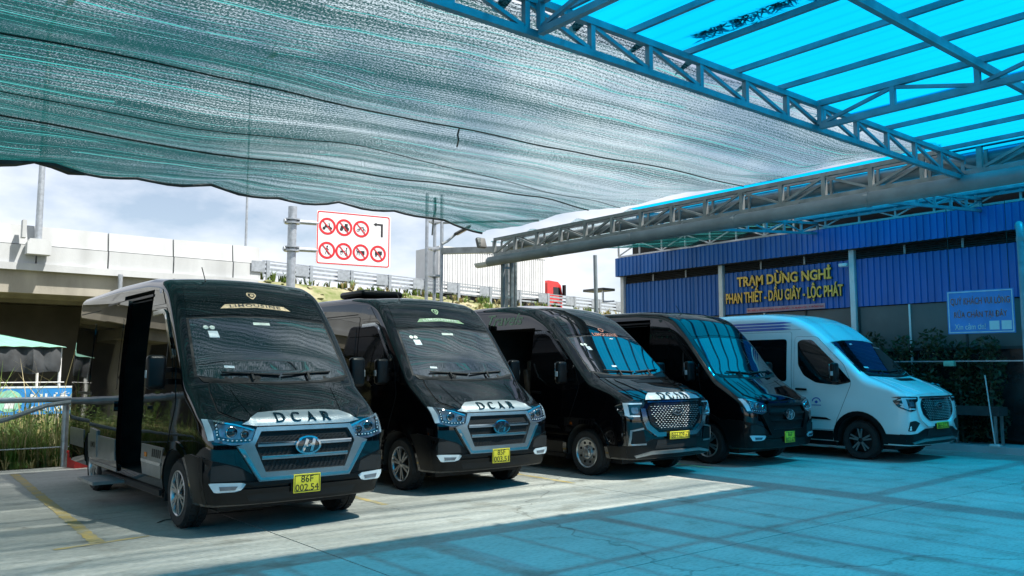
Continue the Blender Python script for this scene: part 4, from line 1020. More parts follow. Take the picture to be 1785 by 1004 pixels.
    V.panel('tail_lamp', [(-.96, .95), (-.84, .95), (-.84, 1.45), (-.95, 1.45)], 'B', 'red_plastic', off=.008, step=.1); V.panel('tail_lamp', [(.84, .95), (.96, .95), (.95, 1.45), (.84, 1.45)], 'B', 'red_plastic', off=.008, step=.1)
    V.panel('rear_window', rounded([(-.72, 1.45), (.72, 1.45), (.68, 2.2), (-.68, 2.2)], .08), 'B', 'side_glass', off=.006, step=.1)
    V.panel('rear_bumper', [(-.95, .33), (.95, .33), (.97, .6), (-.97, .6)], 'B', 'satin_black', off=.03, thick=.04, step=.1)
    if V.kind == 'sol2': mb = MB(); mb.rbox((-.35, 3.0, 2.85), (.75, .8, .11), .05, 4); V.blob('roof_air_unit', mb, 'satin_black')
    mb = MB(); mb.tube([(-.45, 1.93, 2.70), (-.46, 2.05, 2.88)], .006, 6); V.blob('aerial', mb, 'matt_black')
    for y in (P['fw'], P['rw']):
        for x in (-1, 1): wheel(V, x, y, 'six')
    V.under()
def under(V):
    P = V.P; mb = MB(); mb.box((-.72, .5, .20), (.72, P['L'] - .4, .34)); mb.tube([(-.75, P['fw'], .355), (.75, P['fw'], .355)], .05); mb.tube([(-.75, P['rw'], .355), (.75, P['rw'], .355)], .08)
    V.blob('underframe', mb, 'matt_black')
    for sx in (-1, 1):
        mb = MB(); mb.box((sx * .80, P['fw'] + .47, .22), (sx * .97, P['fw'] + .485, .50)); V.blob('mud_flap', mb, 'matt_black')
        mb = MB(); mb.box((sx * .86, 1.5, .25), (sx * .98, 4.15, .305)); V.blob('sill_trim', mb, 'satin_black')
Van.under = under

def transit(V, opened, plate_txt, black, wheel_style):
    P = V.P; PB = V.paint
    ws = [(-.87, 1.63), (-.5, 1.575), (0, 1.56), (.5, 1.575), (.87, 1.63), (.81, 2.165), (.4, 2.21), (0, 2.22), (-.4, 2.21), (-.81, 2.165)]
    w = V.panel('windscreen', ws, 'F', 'dark_glass', off=.004, step=.09)
    V.panel('windscreen_seal', [(-.90, 1.61), (-.5, 1.55), (0, 1.535), (.5, 1.55), (.90, 1.61), (.835, 2.18), (.4, 2.225), (0, 2.235), (-.4, 2.225), (-.835, 2.18)], 'F', 'matt_black', off=.0018, step=.09, parent=w)
    if black: V.panel('roof_visor', [(-.775, 2.215), (-.4, 2.255), (0, 2.265), (.4, 2.255), (.775, 2.215), (.69, 2.56), (.45, 2.67), (0, 2.71), (-.45, 2.67), (-.69, 2.56)], 'F', 'side_glass', off=.006, step=.08)
    V.panel('cowl', [(-.80, 1.53), (0, 1.495), (.80, 1.53), (.83, 1.595), (.5, 1.545), (0, 1.53), (-.5, 1.545), (-.83, 1.595)], 'F', 'satin_black', off=.006, step=.06)
    wiper(V, (-.64, 1.62), (0, 1.60)); wiper(V, (.05, 1.60), (.68, 1.635))
    bn = [(-.62, 1.20), (-.3, 1.215), (.3, 1.215), (.62, 1.20), (.76, 1.26), (.78, 1.45), (.74, 1.51), (0, 1.48), (-.74, 1.51), (-.78, 1.45), (-.76, 1.26)]
    V.panel('bonnet', bn, 'F', PB, off=.010, step=.07)
    for x in (-1, 1):
        V.panel('bonnet_crease', ribbon([(x * .42, 1.25), (x * .55, 1.38), (x * .62, 1.48)], .05), 'F', PB, off=.020, step=.05, thick=.02)
    V.panel('bonnet_vent', [(-.26, 1.43), (.36, 1.43), (.42, 1.475), (-.30, 1.475)], 'F', 'satin_black', off=.014, step=.06)
    # grille
    gr = rounded([(-.50, 1.135), (.50, 1.135), (.575, 1.02), (.55, .86), (.36, .73), (-.36, .73), (-.55, .86), (-.575, 1.02)], .06)
    V.panel('grille', gr, 'F', 'lamp_dark', off=.014, thick=.03, step=.06)
    mb = MB()
    for r_ in range(12):
        z = .765 + .029 * r_; k0 = -12
        hw_ = .55 if z > .95 else .36 + (z - .73) / .22 * .19
        for k in range(-9, 10):
            x = k * .066 + (.033 if r_ % 2 else 0)
            if abs(x) > hw_ - .03: continue
            l_, n_, _ = V.hit('F', x, z); mb.rbox(l_ + n_ * .018, (.046, .010, .010), .003, 1)
    tag(V.blob('grille_dashes', mb, 'satin_silver'), kind='stuff')
    b = V.panel('badge', ellipse((0, 1.0), .105, .048), 'F', 'lamp_dark', off=.034, thick=.03, step=.03)
    V.panel('badge_ring', ellipse((0, 1.0), .112, .054), 'F', 'satin_silver', off=.040, thick=.02, step=.03, holes=[ellipse((0, 1.0), .099, .042)], parent=b)
    V.panel('badge_script', ribbon([(-.06, .99), (-.02, 1.015), (.01, .99), (.06, 1.01)], .016), 'F', 'satin_silver', off=.040, step=.03, parent=b)
    V.panel('grille_top_bar', [(-.56, 1.145), (.56, 1.145), (.55, 1.168), (-.55, 1.168)], 'F', 'chrome' if black else 'satin_black', off=.022, step=.06)
    u = [(-.70, 1.06), (-.62, 1.06), (-.605, .93), (-.56, .82), (-.40, .70), (.40, .70), (.56, .82), (.605, .93), (.62, 1.06), (.70, 1.06), (.685, .90), (.62, .76), (.43, .635), (-.43, .635), (-.62, .76), (-.685, .90)]
    V.panel('grille_surround', u, 'F', 'chrome' if black else PB, off=.030, thick=.04, step=.05)
    for sx in (1, -1):
        def S_(q): return [(x * sx, z) for x, z in (q if sx > 0 else q[::-1])]
        h = V.panel('headlight', rounded(S_([(-.93, 1.17), (-.60, 1.165), (-.63, 1.08), (-.70, 1.06), (-.71, .93), (-.86, .90), (-.925, .97)]), .03), 'F', 'lamp_dark', off=.012, thick=.03, step=.05)
        V.panel('daytime_lamp', S_([(-.90, 1.145), (-.66, 1.145), (-.66, 1.125), (-.872, 1.122), (-.868, .965), (-.72, .958), (-.72, .940), (-.875, .940), (-.90, .965)]), 'F', 'lamp_white', off=.018, step=.04, parent=h)
        V.panel('lamp_lens', rounded(S_([(-.845, 1.08), (-.74, 1.08), (-.74, .99), (-.845, .99)]), .02), 'F', 'lamp_lens', off=.017, step=.04, parent=h)
    bu = V.panel('bumper', [(-.93, .33), (-.5, .315), (.5, .315), (.93, .33), (.96, .50), (.70, .52), (.50, .60), (-.50, .60), (-.70, .52), (-.96, .50)], 'F', 'satin_black', off=.018, thick=.03, step=.07)
    for v in 'LR': V.panel('bumper_corner', [(.18, .33), (.50, .33), (.53, .50), (.18, .50)], v, 'satin_black', off=.017, thick=.03, step=.07, parent=bu)
    V.panel('skid_strip', [(-.80, .335), (-.52, .375), (.52, .375), (.80, .335), (.74, .345), (.50, .42), (-.50, .42), (-.74, .345)] if False else [(-.78, .345), (-.50, .385), (.50, .385), (.78, .345), (.80, .370), (.50, .43), (-.50, .43), (-.80, .370)], 'F', 'satin_silver', off=.050, thick=.05, step=.05, parent=bu)
    V.panel('lower_intake', [(-.46, .46), (.46, .46), (.42, .58), (-.42, .58)], 'F', 'matt_black', off=.022, step=.07, parent=bu)
    for sx in (1, -1):
        def S_(q): return [(x * sx, z) for x, z in (q if sx > 0 else q[::-1])]
        if black:
            V.panel('fog_frame', ribbon(S_([(-.66, .765), (-.86, .735), (-.87, .53), (-.62, .53)])[::1], .026), 'F', 'satin_silver', off=.020, step=.05, parent=bu)
            V.panel('fog_recess', S_([(-.85, .545), (-.62, .545), (-.66, .73), (-.84, .72)]), 'F', 'satin_black', off=.010, step=.06, parent=bu)
        else:
            V.panel('fog_recess', rounded(S_([(-.88, .56), (-.76, .56), (-.63, .70), (-.74, .745), (-.86, .73)]), .02), 'F', 'matt_black', off=.010, step=.06, parent=bu)
    if black:
        pq = [(-.60, 1.19), (.60, 1.19), (.52, 1.235), (.44, 1.268), (-.44, 1.268), (-.52, 1.235)]
        pl = V.panel('bonnet_plaque', pq, 'F', 'plaque', off=.030, thick=.03, step=.05)
        for ch, x in zip('DCAR', (-.25, -.085, .085, .25)): V.text(ch, (x, 1.229), .11, .058, 'F', 'letter_teal', off=.032, bold=.015, depth=.012, parent=pl)
    plate(V, -.055, .645, .47, .115, [(plate_txt, 0, .41, .075)])
    if black:
        V.text('LIMOUSINE', (.10, 2.245), .60, .055, 'F', 'decal_red', off=.010, bold=.03, spacing=1.1)
        V.panel('crest', rounded([(.05, 2.36), (.15, 2.36), (.165, 2.32), (.10, 2.29), (.035, 2.32)], .02), 'F', 'decal_red', off=.008, step=.05)
        V.panel('crest_field', rounded([(.07, 2.35), (.13, 2.35), (.14, 2.325), (.10, 2.305), (.06, 2.325)], .015), 'F', 'lamp_dark', off=.009, step=.05)
        for x in (-.63, -.56): V.panel('inspection_sticker', ellipse((x, 2.06), .030, .022, 14), 'F', 'decal_pale', off=.0062, step=.06)
        V.panel('registration_sticker', [(-.58, 1.97), (-.49, 1.97), (-.50, 2.03), (-.59, 2.03)], 'F', 'sticker_white', off=.0062, step=.06)
        V.panel('toll_sticker', [(-.36, 1.69), (-.26, 1.69), (-.26, 1.715), (-.36, 1.715)], 'F', 'sticker_white', off=.0062, step=.06)
        V.panel('visor_sticker', [(.13, 2.17), (.22, 2.17), (.22, 2.182), (.13, 2.182)], 'F', 'sticker_white', off=.0062, step=.06)
    else:
        V.panel('top_sticker', [(-.30, 2.13), (-.20, 2.14), (-.20, 2.165), (-.30, 2.155)], 'F', 'sticker_white', off=.0062, step=.06)
        V.panel('toll_sticker', [(-.66, 1.68), (-.54, 1.675), (-.54, 1.70), (-.66, 1.705)], 'F', 'sticker_white', off=.0062, step=.06)
    for v in 'LR':
        open_here = opened and v == 'L'
        dr = rounded([(1.50, .52), (2.32, .52), (2.34, 1.3), (2.32, 2.30), (1.86, 2.29), (1.28, 1.74), (1.14, 1.40), (1.38, .86), (1.46, .70)], .06)
        V.panel('door_gap', ribbon(dr + dr[:1], .011), v, 'matt_black', off=.0025, step=.08)
        d = V.panel('front_door', dr, v, PB, off=.006, step=.09)
        V.panel('door_window', rounded([(1.12, 1.42), (1.42, 1.36), (1.86, 1.40), (2.12, 1.54), (2.24, 1.74), (2.26, 2.20), (2.16, 2.24), (1.94, 2.23), (1.44, 1.76)], .06), v, 'side_glass', off=.010, step=.08, parent=d)
        if black:
            V.panel('rain_visor', ribbon([(2.27, 2.27), (2.0, 2.27), (1.88, 2.22), (1.44, 1.80)], .05), v, 'chrome', off=.022, thick=.016, step=.06, parent=d)
            V.panel('window_trim', ribbon([(1.20, 1.36), (1.46, 1.335), (1.86, 1.375), (2.13, 1.515), (2.26, 1.74)], .025), v, 'chrome', off=.014, thick=.016, step=.06, parent=d)
        V.panel('door_handle', rounded([(2.06, 1.245), (2.30, 1.255), (2.30, 1.295), (2.06, 1.285)], .018), v, 'satin_black', off=.035, thick=.04, step=.05, parent=d)
        for wy, rr, wd in ((P['fw'], .484, .085), (P['rw'], .468, .06)):
            arch = [(wy + rr * math.cos(t), .36 + rr * math.sin(t)) for t in [math.pi * (k / 18 * 1.06 - .03) for k in range(19)]]
            V.panel('wheel_arch', ribbon(arch, wd), v, 'satin_black' if not black else PB, off=.016, thick=.03, step=.08)
        V.panel('sill_cladding', [(1.56, .325), (4.18, .325), (4.18, .50), (1.54, .50)], v, 'satin_black', off=.014, thick=.03, step=.12)
        V.panel('rub_strip', [(1.56, .70), (2.31, .72), (2.31, .76), (1.66, .745)], v, 'satin_black', off=.018, thick=.02, step=.1, parent=d)
        if not open_here:
            ql = rounded([(2.40, .52), (3.74, .52), (3.74, 2.40), (2.40, 2.40)], .05)
            V.panel('door_gap', ribbon(ql + ql[:1], .011), v, 'matt_black', off=.0025, step=.1)
            sd = V.panel('sliding_door' if v == 'L' else 'side_panel', ql, v, PB, off=.006, step=.12)
            V.panel('side_window', rounded([(2.50, 1.42), (3.66, 1.42), (3.66, 2.26), (2.50, 2.26)], .07), v, 'side_glass', off=.010, step=.1, parent=sd)
            V.panel('side_window', rounded([(3.82, 1.42), (5.0, 1.42), (5.0, 2.26), (3.82, 2.26)], .07), v, 'side_glass', off=.006, step=.1)
        else:
            sd = V.panel('sliding_door', rounded([(3.50, .46), (4.85, .46), (4.85, 2.44), (3.50, 2.46)], .05), v, PB, off=.100, thick=.055, step=.09)
            V.panel('side_window', rounded([(3.60, 1.42), (4.77, 1.42), (4.77, 2.28), (3.60, 2.28)], .07), v, 'side_glass', off=.103, step=.1, parent=sd)
        V.panel('quarter_window', rounded([(5.06, 1.42), (5.75, 1.42), (5.75, 2.26), (5.06, 2.26)], .07), v, 'side_glass', off=.006, step=.1)
        if not black:
            for k, (a, b_) in enumerate(((2.57, 2.61), (2.505, 2.55), (2.445, 2.49))):
                V.panel('roof_stripe', [(2.42, a + .013), (2.70, a), (5.7, a), (5.7, b_), (2.60, b_), (2.42, a + .017)], v, 'stripe_blue', off=.004, step=.10)
            V.panel('door_emblem', ribbon(ellipse((1.86, 1.04), .085, .07, 16)[0:9], .02), v, 'stripe_blue', off=.009, step=.05, parent=d)
            V.panel('door_emblem', [(1.82, 1.03), (1.86, 1.065), (1.90, 1.03), (1.86, 1.00)], v, 'stripe_blue', off=.009, step=.05, parent=d)
            V.panel('door_emblem', [(1.76, .965), (1.96, .965), (1.96, .978), (1.76, .978)], v, 'stripe_blue', off=.009, step=.05, parent=d)
            V.panel('roof_seam', [(2.2, 2.44), (5.8, 2.44), (5.8, 2.449), (2.2, 2.449)], v, 'grey_paint', off=.003, step=.15)
        else:
            V.text('Travels', (3.15 if v == 'L' else 2.8, 2.535), 1.0, .20, v, 'decal_green', off=.006, shear=.35, bold=.012)
    for sx in (-1, 1): mirror(V, sx, 1.60, 1.36)
    V.panel('rear_window', rounded([(-.72, 1.45), (.72, 1.45), (.68, 2.2), (-.68, 2.2)], .08), 'B', 'side_glass', off=.006, step=.1)
    V.panel('rear_bumper', [(-.95, .33), (.95, .33), (.97, .6), (-.97, .6)], 'B', 'satin_black', off=.03, thick=.04, step=.1)
    for x in (-1, 1): V.panel('tail_lamp', [(x * .96, .95), (x * .85, .95), (x * .85, 1.5), (x * .95, 1.5)][::x], 'B', 'red_plastic', off=.008, step=.1)
    for y in (P['fw'], P['rw']):
        for x in (-1, 1): wheel(V, x, y, wheel_style)
    V.under()

def make_vans():
    g = 'minibuses parked in a row in the yard'
    r = thing('van', 'black van with open side door and plate 86F 002.54, nearest the fence', 'van', (4.02, 8.44, 0), R(.3), g)
    r.scale = (1.035, 1.0, 1.035)
    V = Van('sol', SOL, r, 'black_paint', True); solati(V, True, True, ('86F', '002.54'), 'decal_gold'); seats(V)
    mb = MB(); mb.box((-1.36, 2.95, .27), (-.98, 3.75, .30))
    for k in range(7): mb.box((-1.355, 2.98 + .11 * k, .301), (-.985, 3.04 + .11 * k, .309))
    V.blob('side_step', mb, 'step_metal')
    mb = MB(); mb.box((-1.0, 1.55, .27), (-.93, 4.0, .33)); V.blob('step_rail', mb, 'matt_black')
    r = thing('van', 'black van with chrome grille and plate 85F 003.51, second from the left', 'van', (7.40, 9.36, 0), R(.6), g)
    r.scale = (1.035, 1.0, 1.035)
    V = Van('sol2', SOL, r, 'black_paint', False); solati(V, False, True, ('85F', '003.51'), 'decal_green')
    r = thing('van', 'black van with Travels lettering, chrome dashed grille and plate 86H-029.63', 'van', (10.62, 8.82, 0), R(0), g)
    r.scale = (1.03, 1.03, 1.035)
    V = Van('tra', TRA, r, 'black_paint', True); transit(V, True, '86H-029.63', True, 'steel'); seats(V)
    r = thing('van', 'black van with dark grille, blue reflections on its windscreen, beside the white van', 'van', (13.50, 8.66, 0), R(0), g)
    r.scale = (1.035, 1.035, 1.035)
    V = Van('plain', SOL, r, 'black_paint', True); solati(V, True, False, ('86F', '002.67'), None); seats(V)
    r = thing('van', 'white van with blue roof stripes, nearest the blue building', 'van', (16.34, 7.22, 0), R(0), g)
    r.scale = (1.03, 1.03, 1.035)
    V = Van('tra5', TRA, r, 'white_paint', False); transit(V, False, '86H-017.70', False, 'twin_dark')
make_vans()
# ---------------------------------------------------------------- overpass, embankment, road furniture
BY = 34.0
br = thing('overpass', 'concrete highway overpass with pale panelled parapet at the left', 'bridge', (0, BY, 0))
pj = [-30.5 + 2.4 * k for k in range(20)]
for a, b in zip(pj, pj[1:]):
    if a > 13.0: break
    b = min(b, 13.9)
    for z0, z1, y0, y1 in ((5.50, 6.17, BY - .12, BY + .30), (6.20, 6.90, BY - .05, BY + .30)):
        mb = MB(); g = .028; mb.prism([(y0 + (.10 if z0 > 6 else 0), z1), (y0, z0), (y1, z0), (y1, z1)], lambda y, z: (a + g, y, z), lambda y, z: (b - g, y, z)); mb.build('parapet_panel', 'concrete_pale', br, 0)
mb = MB(); mb.box((-31, BY - .25, 5.25), (13.95, BY + 11, 5.50)); mb.build('deck', 'concrete_pale', br, 0)
for k, y in enumerate((BY + .25, BY + 2.7, BY + 5.2, BY + 7.7, BY + 10.2)):
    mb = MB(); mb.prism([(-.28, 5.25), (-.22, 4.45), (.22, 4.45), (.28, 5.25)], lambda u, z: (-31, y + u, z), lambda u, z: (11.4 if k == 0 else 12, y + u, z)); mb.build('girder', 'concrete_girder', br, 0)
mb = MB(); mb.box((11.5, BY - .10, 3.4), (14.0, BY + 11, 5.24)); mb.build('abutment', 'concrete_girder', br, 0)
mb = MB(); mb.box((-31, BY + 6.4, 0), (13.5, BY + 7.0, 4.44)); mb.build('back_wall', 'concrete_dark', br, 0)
for x in (-16., -4.):
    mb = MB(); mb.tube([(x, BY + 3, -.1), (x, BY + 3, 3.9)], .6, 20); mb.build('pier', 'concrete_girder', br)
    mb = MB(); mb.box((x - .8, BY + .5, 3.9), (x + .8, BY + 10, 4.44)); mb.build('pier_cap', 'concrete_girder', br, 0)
mb = MB(); mb.tube([(8.3, BY - .35, 5.3), (8.3, BY - .35, 3.9), (8.0, BY - .2, 3.7)], .09, 10); mb.build('drain_pipe', 'galv', br)
def lamp_post(x, y, z, h, r, label, base=True):
    p = thing('lamp_post', label, 'lamp post', (x, y, z), 0, 'lamp posts along the highway')
    mb = MB(); mb.tube([(0, 0, 0), (0, 0, h)], [r, r * .62], 12); mb.build('post', 'galv', p, world=False)
    if base: mb = MB(); mb.prism([(-.38, -.55), (.38, -.55), (.38, -.15), (.30, 0), (-.30, 0), (-.38, -.15)], lambda u, w: (u, -.36, w), lambda u, w: (u, .1, w)); mb.build('pedestal', 'concrete_pale', p, 0, world=False); mb = MB(); mb.box((-.55, -.30, .02), (-.42, .05, .65)); mb.build('base_shield', 'concrete_pale', p, 0, world=False)
    mb = MB(); mb.tube([(0, 0, h - .1), (.1, -.3, h + .25), (.3, -1.2, h + .5)], [r * .6, r * .5, r * .4], 8); mb.build('arm', 'galv', p, world=False)
    mb = MB(); mb.rbox((.36, -1.5, h + .52), (.22, .6, .10), .04, 2); mb.build('luminaire', 'grey_paint', p, world=False)
lamp_post(5.5, BY - .30, 6.35, 8.0, .12, 'thick lamp post on a concrete pedestal on the overpass parapet')
lamp_post(13.4, BY + .4, 6.5, 8.0, .055, 'thin lamp post at the right end of the overpass parapet', False)

def road_z(x): return 5.50 - .030 * (x - 14)
emb_x = [14 + 1.0 * i for i in range(61)]; mb = MB(); ny = 22
for x in emb_x:
    zt = road_z(x)
    for j in range(ny + 1):
        t = j / ny; y = 25.5 + (BY + .4 - 25.5) * t; z = -.1 + (zt + .1) * min(1, t / .93) ** 1.0
        z += .18 * noise.noise(Vector((x * .55, y * .9, 0))) * min(1, (1 - t) * 4) + .10 * noise.noise(Vector((x * 1.9, y * 2.1, 5))) * min(1, (1 - t) * 6)
        mb.v.append((x - .9 * max(0, 1 - (x - 14) / 3) * (1 - t) * 4, y, z))
n = ny + 1
for i in range(len(emb_x) - 1):
    for j in range(ny): mb.f.append((i * n + j, (i + 1) * n + j, (i + 1) * n + j + 1, i * n + j + 1))
tag(mb.build('embankment', 'rubble', None, 50), kind='structure')
mb = MB(); mb.add([(14, BY + .3, road_z(14)), (75, BY + .3, road_z(75)), (75, BY + 13, road_z(75)), (14, BY + 13, road_z(14))], [(0, 1, 2, 3)]); tag(mb.build('highway', 'asphalt', None, 0), kind='structure')
mb = MB(); rng = random.Random(5)
def tuft(mb, rng, c, h, n, lean=.5, w=.012):
    for _ in range(n):
        a = rng.uniform(0, 6.283); l = h * rng.uniform(.5, 1.15); d = Vector((math.cos(a), math.sin(a), 0)); s = Vector((-d.y, d.x, 0)) * w * rng.uniform(.6, 1.3); b = rng.uniform(.1, lean)
        p0 = Vector(c) + d * rng.uniform(0, .05); p1 = p0 + Vector((0, 0, l * .55)) + d * l * b * .3; p2 = p0 + Vector((0, 0, l * (1 - b * .45))) + d * l * b
        mb.add([p0 - s, p0 + s, p1 + s * .8, p1 - s * .8, p2], [(0, 1, 2, 3), (3, 2, 4)])
def emb_pt(x, t):
    zt = road_z(x); return Vector((x, 25.5 + (BY + .4 - 25.5) * t, -.1 + (zt + .1) * min(1, t / .93)))
md = MB()
for _ in range(2600):
    x = 14 + 50 * rng.random() ** 1.4; t = rng.uniform(.3, 1.0)
    if noise.noise(Vector((x * .35, t * 3, 9))) < -.02 and t < .93: continue
    tuft(mb if rng.random() < .62 else md, rng, emb_pt(x, t), rng.uniform(.15, .42) * (1.5 if t > .9 else 1), 9, .9, .03)
tag(mb.build('embankment_grass', 'grass_green', None, 0, False), 'green grass tufts scattered over the highway embankment', 'grass', kind='stuff')
tag(md.build('embankment_straw', 'grass_dry', None, 0, False), 'dry straw tufts scattered over the highway embankment', 'grass', kind='stuff')
stone_me = []
for k in range(6):
    bm = bmesh.new(); bmesh.ops.create_icosphere(bm, subdivisions=1, radius=.16); r_ = random.Random(k)
    for v in bm.verts: v.co *= r_.uniform(.7, 1.25); v.co.z *= .6
    me = bpy.data.meshes.new('stone'); bm.to_mesh(me); bm.free(); stone_me.append(me)
mb = MB(); rng = random.Random(8)
for _ in range(900):
    x = 14 + 45 * rng.random() ** 1.3; p = emb_pt(x, rng.uniform(.3, .95)); me = stone_me[rng.randrange(6)]; s = rng.uniform(.4, 1.3)
    rt = Matrix.Rotation(rng.uniform(0, 6.28), 3, 'Z')
    mb.add([p + rt @ v.co * s for v in me.vertices], [tuple(f.vertices) for f in me.polygons])
tag(mb.build('embankment_stones', 'rubble', None, 60), 'loose pale stones lying on the embankment slope', 'stones', kind='stuff')

gr = thing('guardrail', 'galvanised highway guardrail with reflector plates above the embankment', 'guardrail', (16, BY, 5.2))
gx = 14.2; k = 0
while gx < 62:
    z = road_z(gx); y = BY - .1
    mb = MB(); mb.box((gx - .07, y - .05, z - .4), (gx + .07, y + .05, z + .86)); mb.build('post', 'galv', gr, 0)
    mb = MB(); mb.box((gx - .75, y - .09, z + .34), (gx - .15, y - .07, z + .80)); mb.build('plate', 'galv', gr, 0)
    gx += 2.0; k += 1
for h in (.32, .51, .70, .84):
    mb = MB(); mb.bar((14.0, BY - .02, road_z(14) + h), (62, BY - .02, road_z(62) + h), .05, .09 if h < .8 else .04); mb.build('rail', 'galv', gr, 0)

TY = 40.0; tz = road_z(32) + .0
tk = thing('container_truck', 'white container lorry with red cab driving along the highway', 'truck', (30.9, TY, tz))
mb = MB(); mb.box((-4.6, -1.2, 1.1), (3.4, 1.2, 3.75)); mb.build('container', 'container_white', tk, 0, world=False)
for k in range(44):
    x = -4.55 + .18 * k; mb = MB(); mb.box((x, -1.235, 1.25), (x + .07, -1.201, 3.62)); mb.build('container_rib', 'container_white', tk, 0, world=False)
mb = MB(); mb.box((-4.6, -1.25, 3.62), (3.4, -1.2, 3.76)); mb.box((-4.6, -1.25, 1.08), (3.4, -1.2, 1.24)); mb.build('container_rail', 'container_white', tk, 0, world=False)
mb = MB(); mb.box((-4.6, -1.0, .75), (3.6, 1.0, 1.06)); mb.build('chassis', 'matt_black', tk, 0, world=False)
mb = MB(); mb.prism([(3.6, .6), (4.85, .6), (4.9, 1.45), (4.75, 2.1), (4.5, 2.3), (3.7, 2.35), (3.6, 2.2)], lambda x, z: (x, -1.2, z), lambda x, z: (x, 1.2, z)); cb = mb.build('cab', 'truck_red', tk, 0, world=False)
mb = MB(); mb.prism([(4.1, 1.45), (4.75, 1.45), (4.65, 1.95), (4.1, 1.95)], lambda x, z: (x, -1.21, z), lambda x, z: (x, -1.195, z)); mb.build('side_window', 'side_glass', cb, 0, world=False)
mb = MB(); mb.box((4.8, -1.5, 1.4), (4.92, -1.28, 2.1)); mb.build('mirror', 'matt_black', cb, 0, world=False)
for x in (-3.9, -2.7, 2.3, 4.3):
    mb = MB(); mb.tube([(x, -1.2, .5), (x, -.85, .5)], .5, 20); mb.build('wheel', 'rubber', tk, world=False)

rs = thing('road_sign', 'large white road sign with seven red prohibition symbols on a steel pole', 'road sign', (11.25, 25, 0))
mb = MB(); mb.tube([(0, 0, -.1), (0, 0, 6.95)], .14, 16); mb.build('pole', 'galv', rs, world=False)
ARMZ = (6.46, 5.56)
for z in ARMZ:
    mb = MB(); mb.tube([(-.28, .0, z), (1.0, -.05, z + .04)], .075, 10); mb.build('arm', 'galv', rs, world=False)
    for dz in (-.05, .07): mb = MB(); mb.tube([(0, 0, z + dz - .02), (0, 0, z + dz + .02)], .25, 14); mb.build('flange', 'galv', rs, world=False)
SR, SU, SO = Vector((.985, -.17, .0)).normalized(), Vector((0, 0, 1)), Vector((.80, -.10, 5.15)); SN = SR.cross(SU); SW, SH = 2.58, 1.78
def sp(a, b, o=0.): return SO + SR * a + SU * b + SN * o
def sp_poly(poly, m, name, o0, o1, parent=rs):
    vs, fs = cdt(poly, .25) if len(poly) > 4 else (poly, [tuple(range(4))])
    n = len(poly); mb = MB(); mb.prism(poly, lambda a, b: sp(a, b, o0), lambda a, b: sp(a, b, o1)); return mb.build(name, m, parent, 30, world=False)
pn = sp_poly(rounded([(0, 0), (SW, 0), (SW, SH), (0, SH)], .06), 'sign_white', 'panel', -.03, .0)
def sp_ring(outer, inner, m, name, o):
    vs, fs = cdt(outer, .2, [inner]); mb = MB(); mb.add([sp(a, b, o) for a, b in vs], fs); return mb.build(name, m, pn, 0, False, world=False)
sp_ring(rounded([(.02, .02), (SW - .05, .02), (SW - .05, SH - .02), (.02, SH - .02)], .08), rounded([(.055, .055), (SW - .085, .055), (SW - .085, SH - .055), (.055, SH - .055)], .06), 'sign_red', 'border', .004)
def disc(a, b): return [(a + dx, b + dy) for dx, dy in ellipse((0, 0), 1, 1, 4)]
ICON = {
 'bike': [('o', -.10, -.05, .055), ('o', .10, -.05, .055), ('l', -.10, -.05, 0, .05), ('l', 0, .05, .08, .05), ('l', .10, -.05, .06, .09), ('l', -.03, .07, 0, .05)],
 'motorbike': [('d', -.11, -.07, .05), ('d', .11, -.07, .05), ('b', -.09, -.04, .09, .02), ('l', .09, -.03, .05, .12), ('b', -.08, .02, .0, .06)],
 'tractor': [('d', -.09, -.06, .055), ('d', .09, -.05, .08), ('b', -.12, -.03, .05, .05), ('b', .02, .03, .12, .13)],
 'walker': [('d', .01, .13, .03), ('l', .0, .10, -.01, 0), ('l', -.01, 0, -.06, -.14), ('l', -.01, 0, .06, -.13), ('l', 0, .08, .06, .01), ('l', 0, .08, -.06, .03)],
 'handcart': [('o', -.08, -.06, .045), ('b', -.12, -.02, .0, .02), ('l', 0, 0, .07, .03), ('d', .10, .11, .025), ('l', .10, .09, .09, -.02), ('l', .09, -.02, .13, -.13), ('l', .09, -.02, .06, -.13)],
 'cart': [('d', .08, -.04, .055), ('b', -.02, -.02, .13, .06), ('b', -.13, .0, -.04, .05), ('l', -.12, .0, -.13, -.10), ('l', -.06, .0, -.05, -.10), ('l', -.13, .04, -.15, .10)],
 'lorry': [('b', -.01, -.03, .14, .09), ('b', -.11, -.04, -.02, .06), ('d', -.07, -.07, .03), ('d', .08, -.07, .03), ('l', -.10, .06, -.06, .09)]}
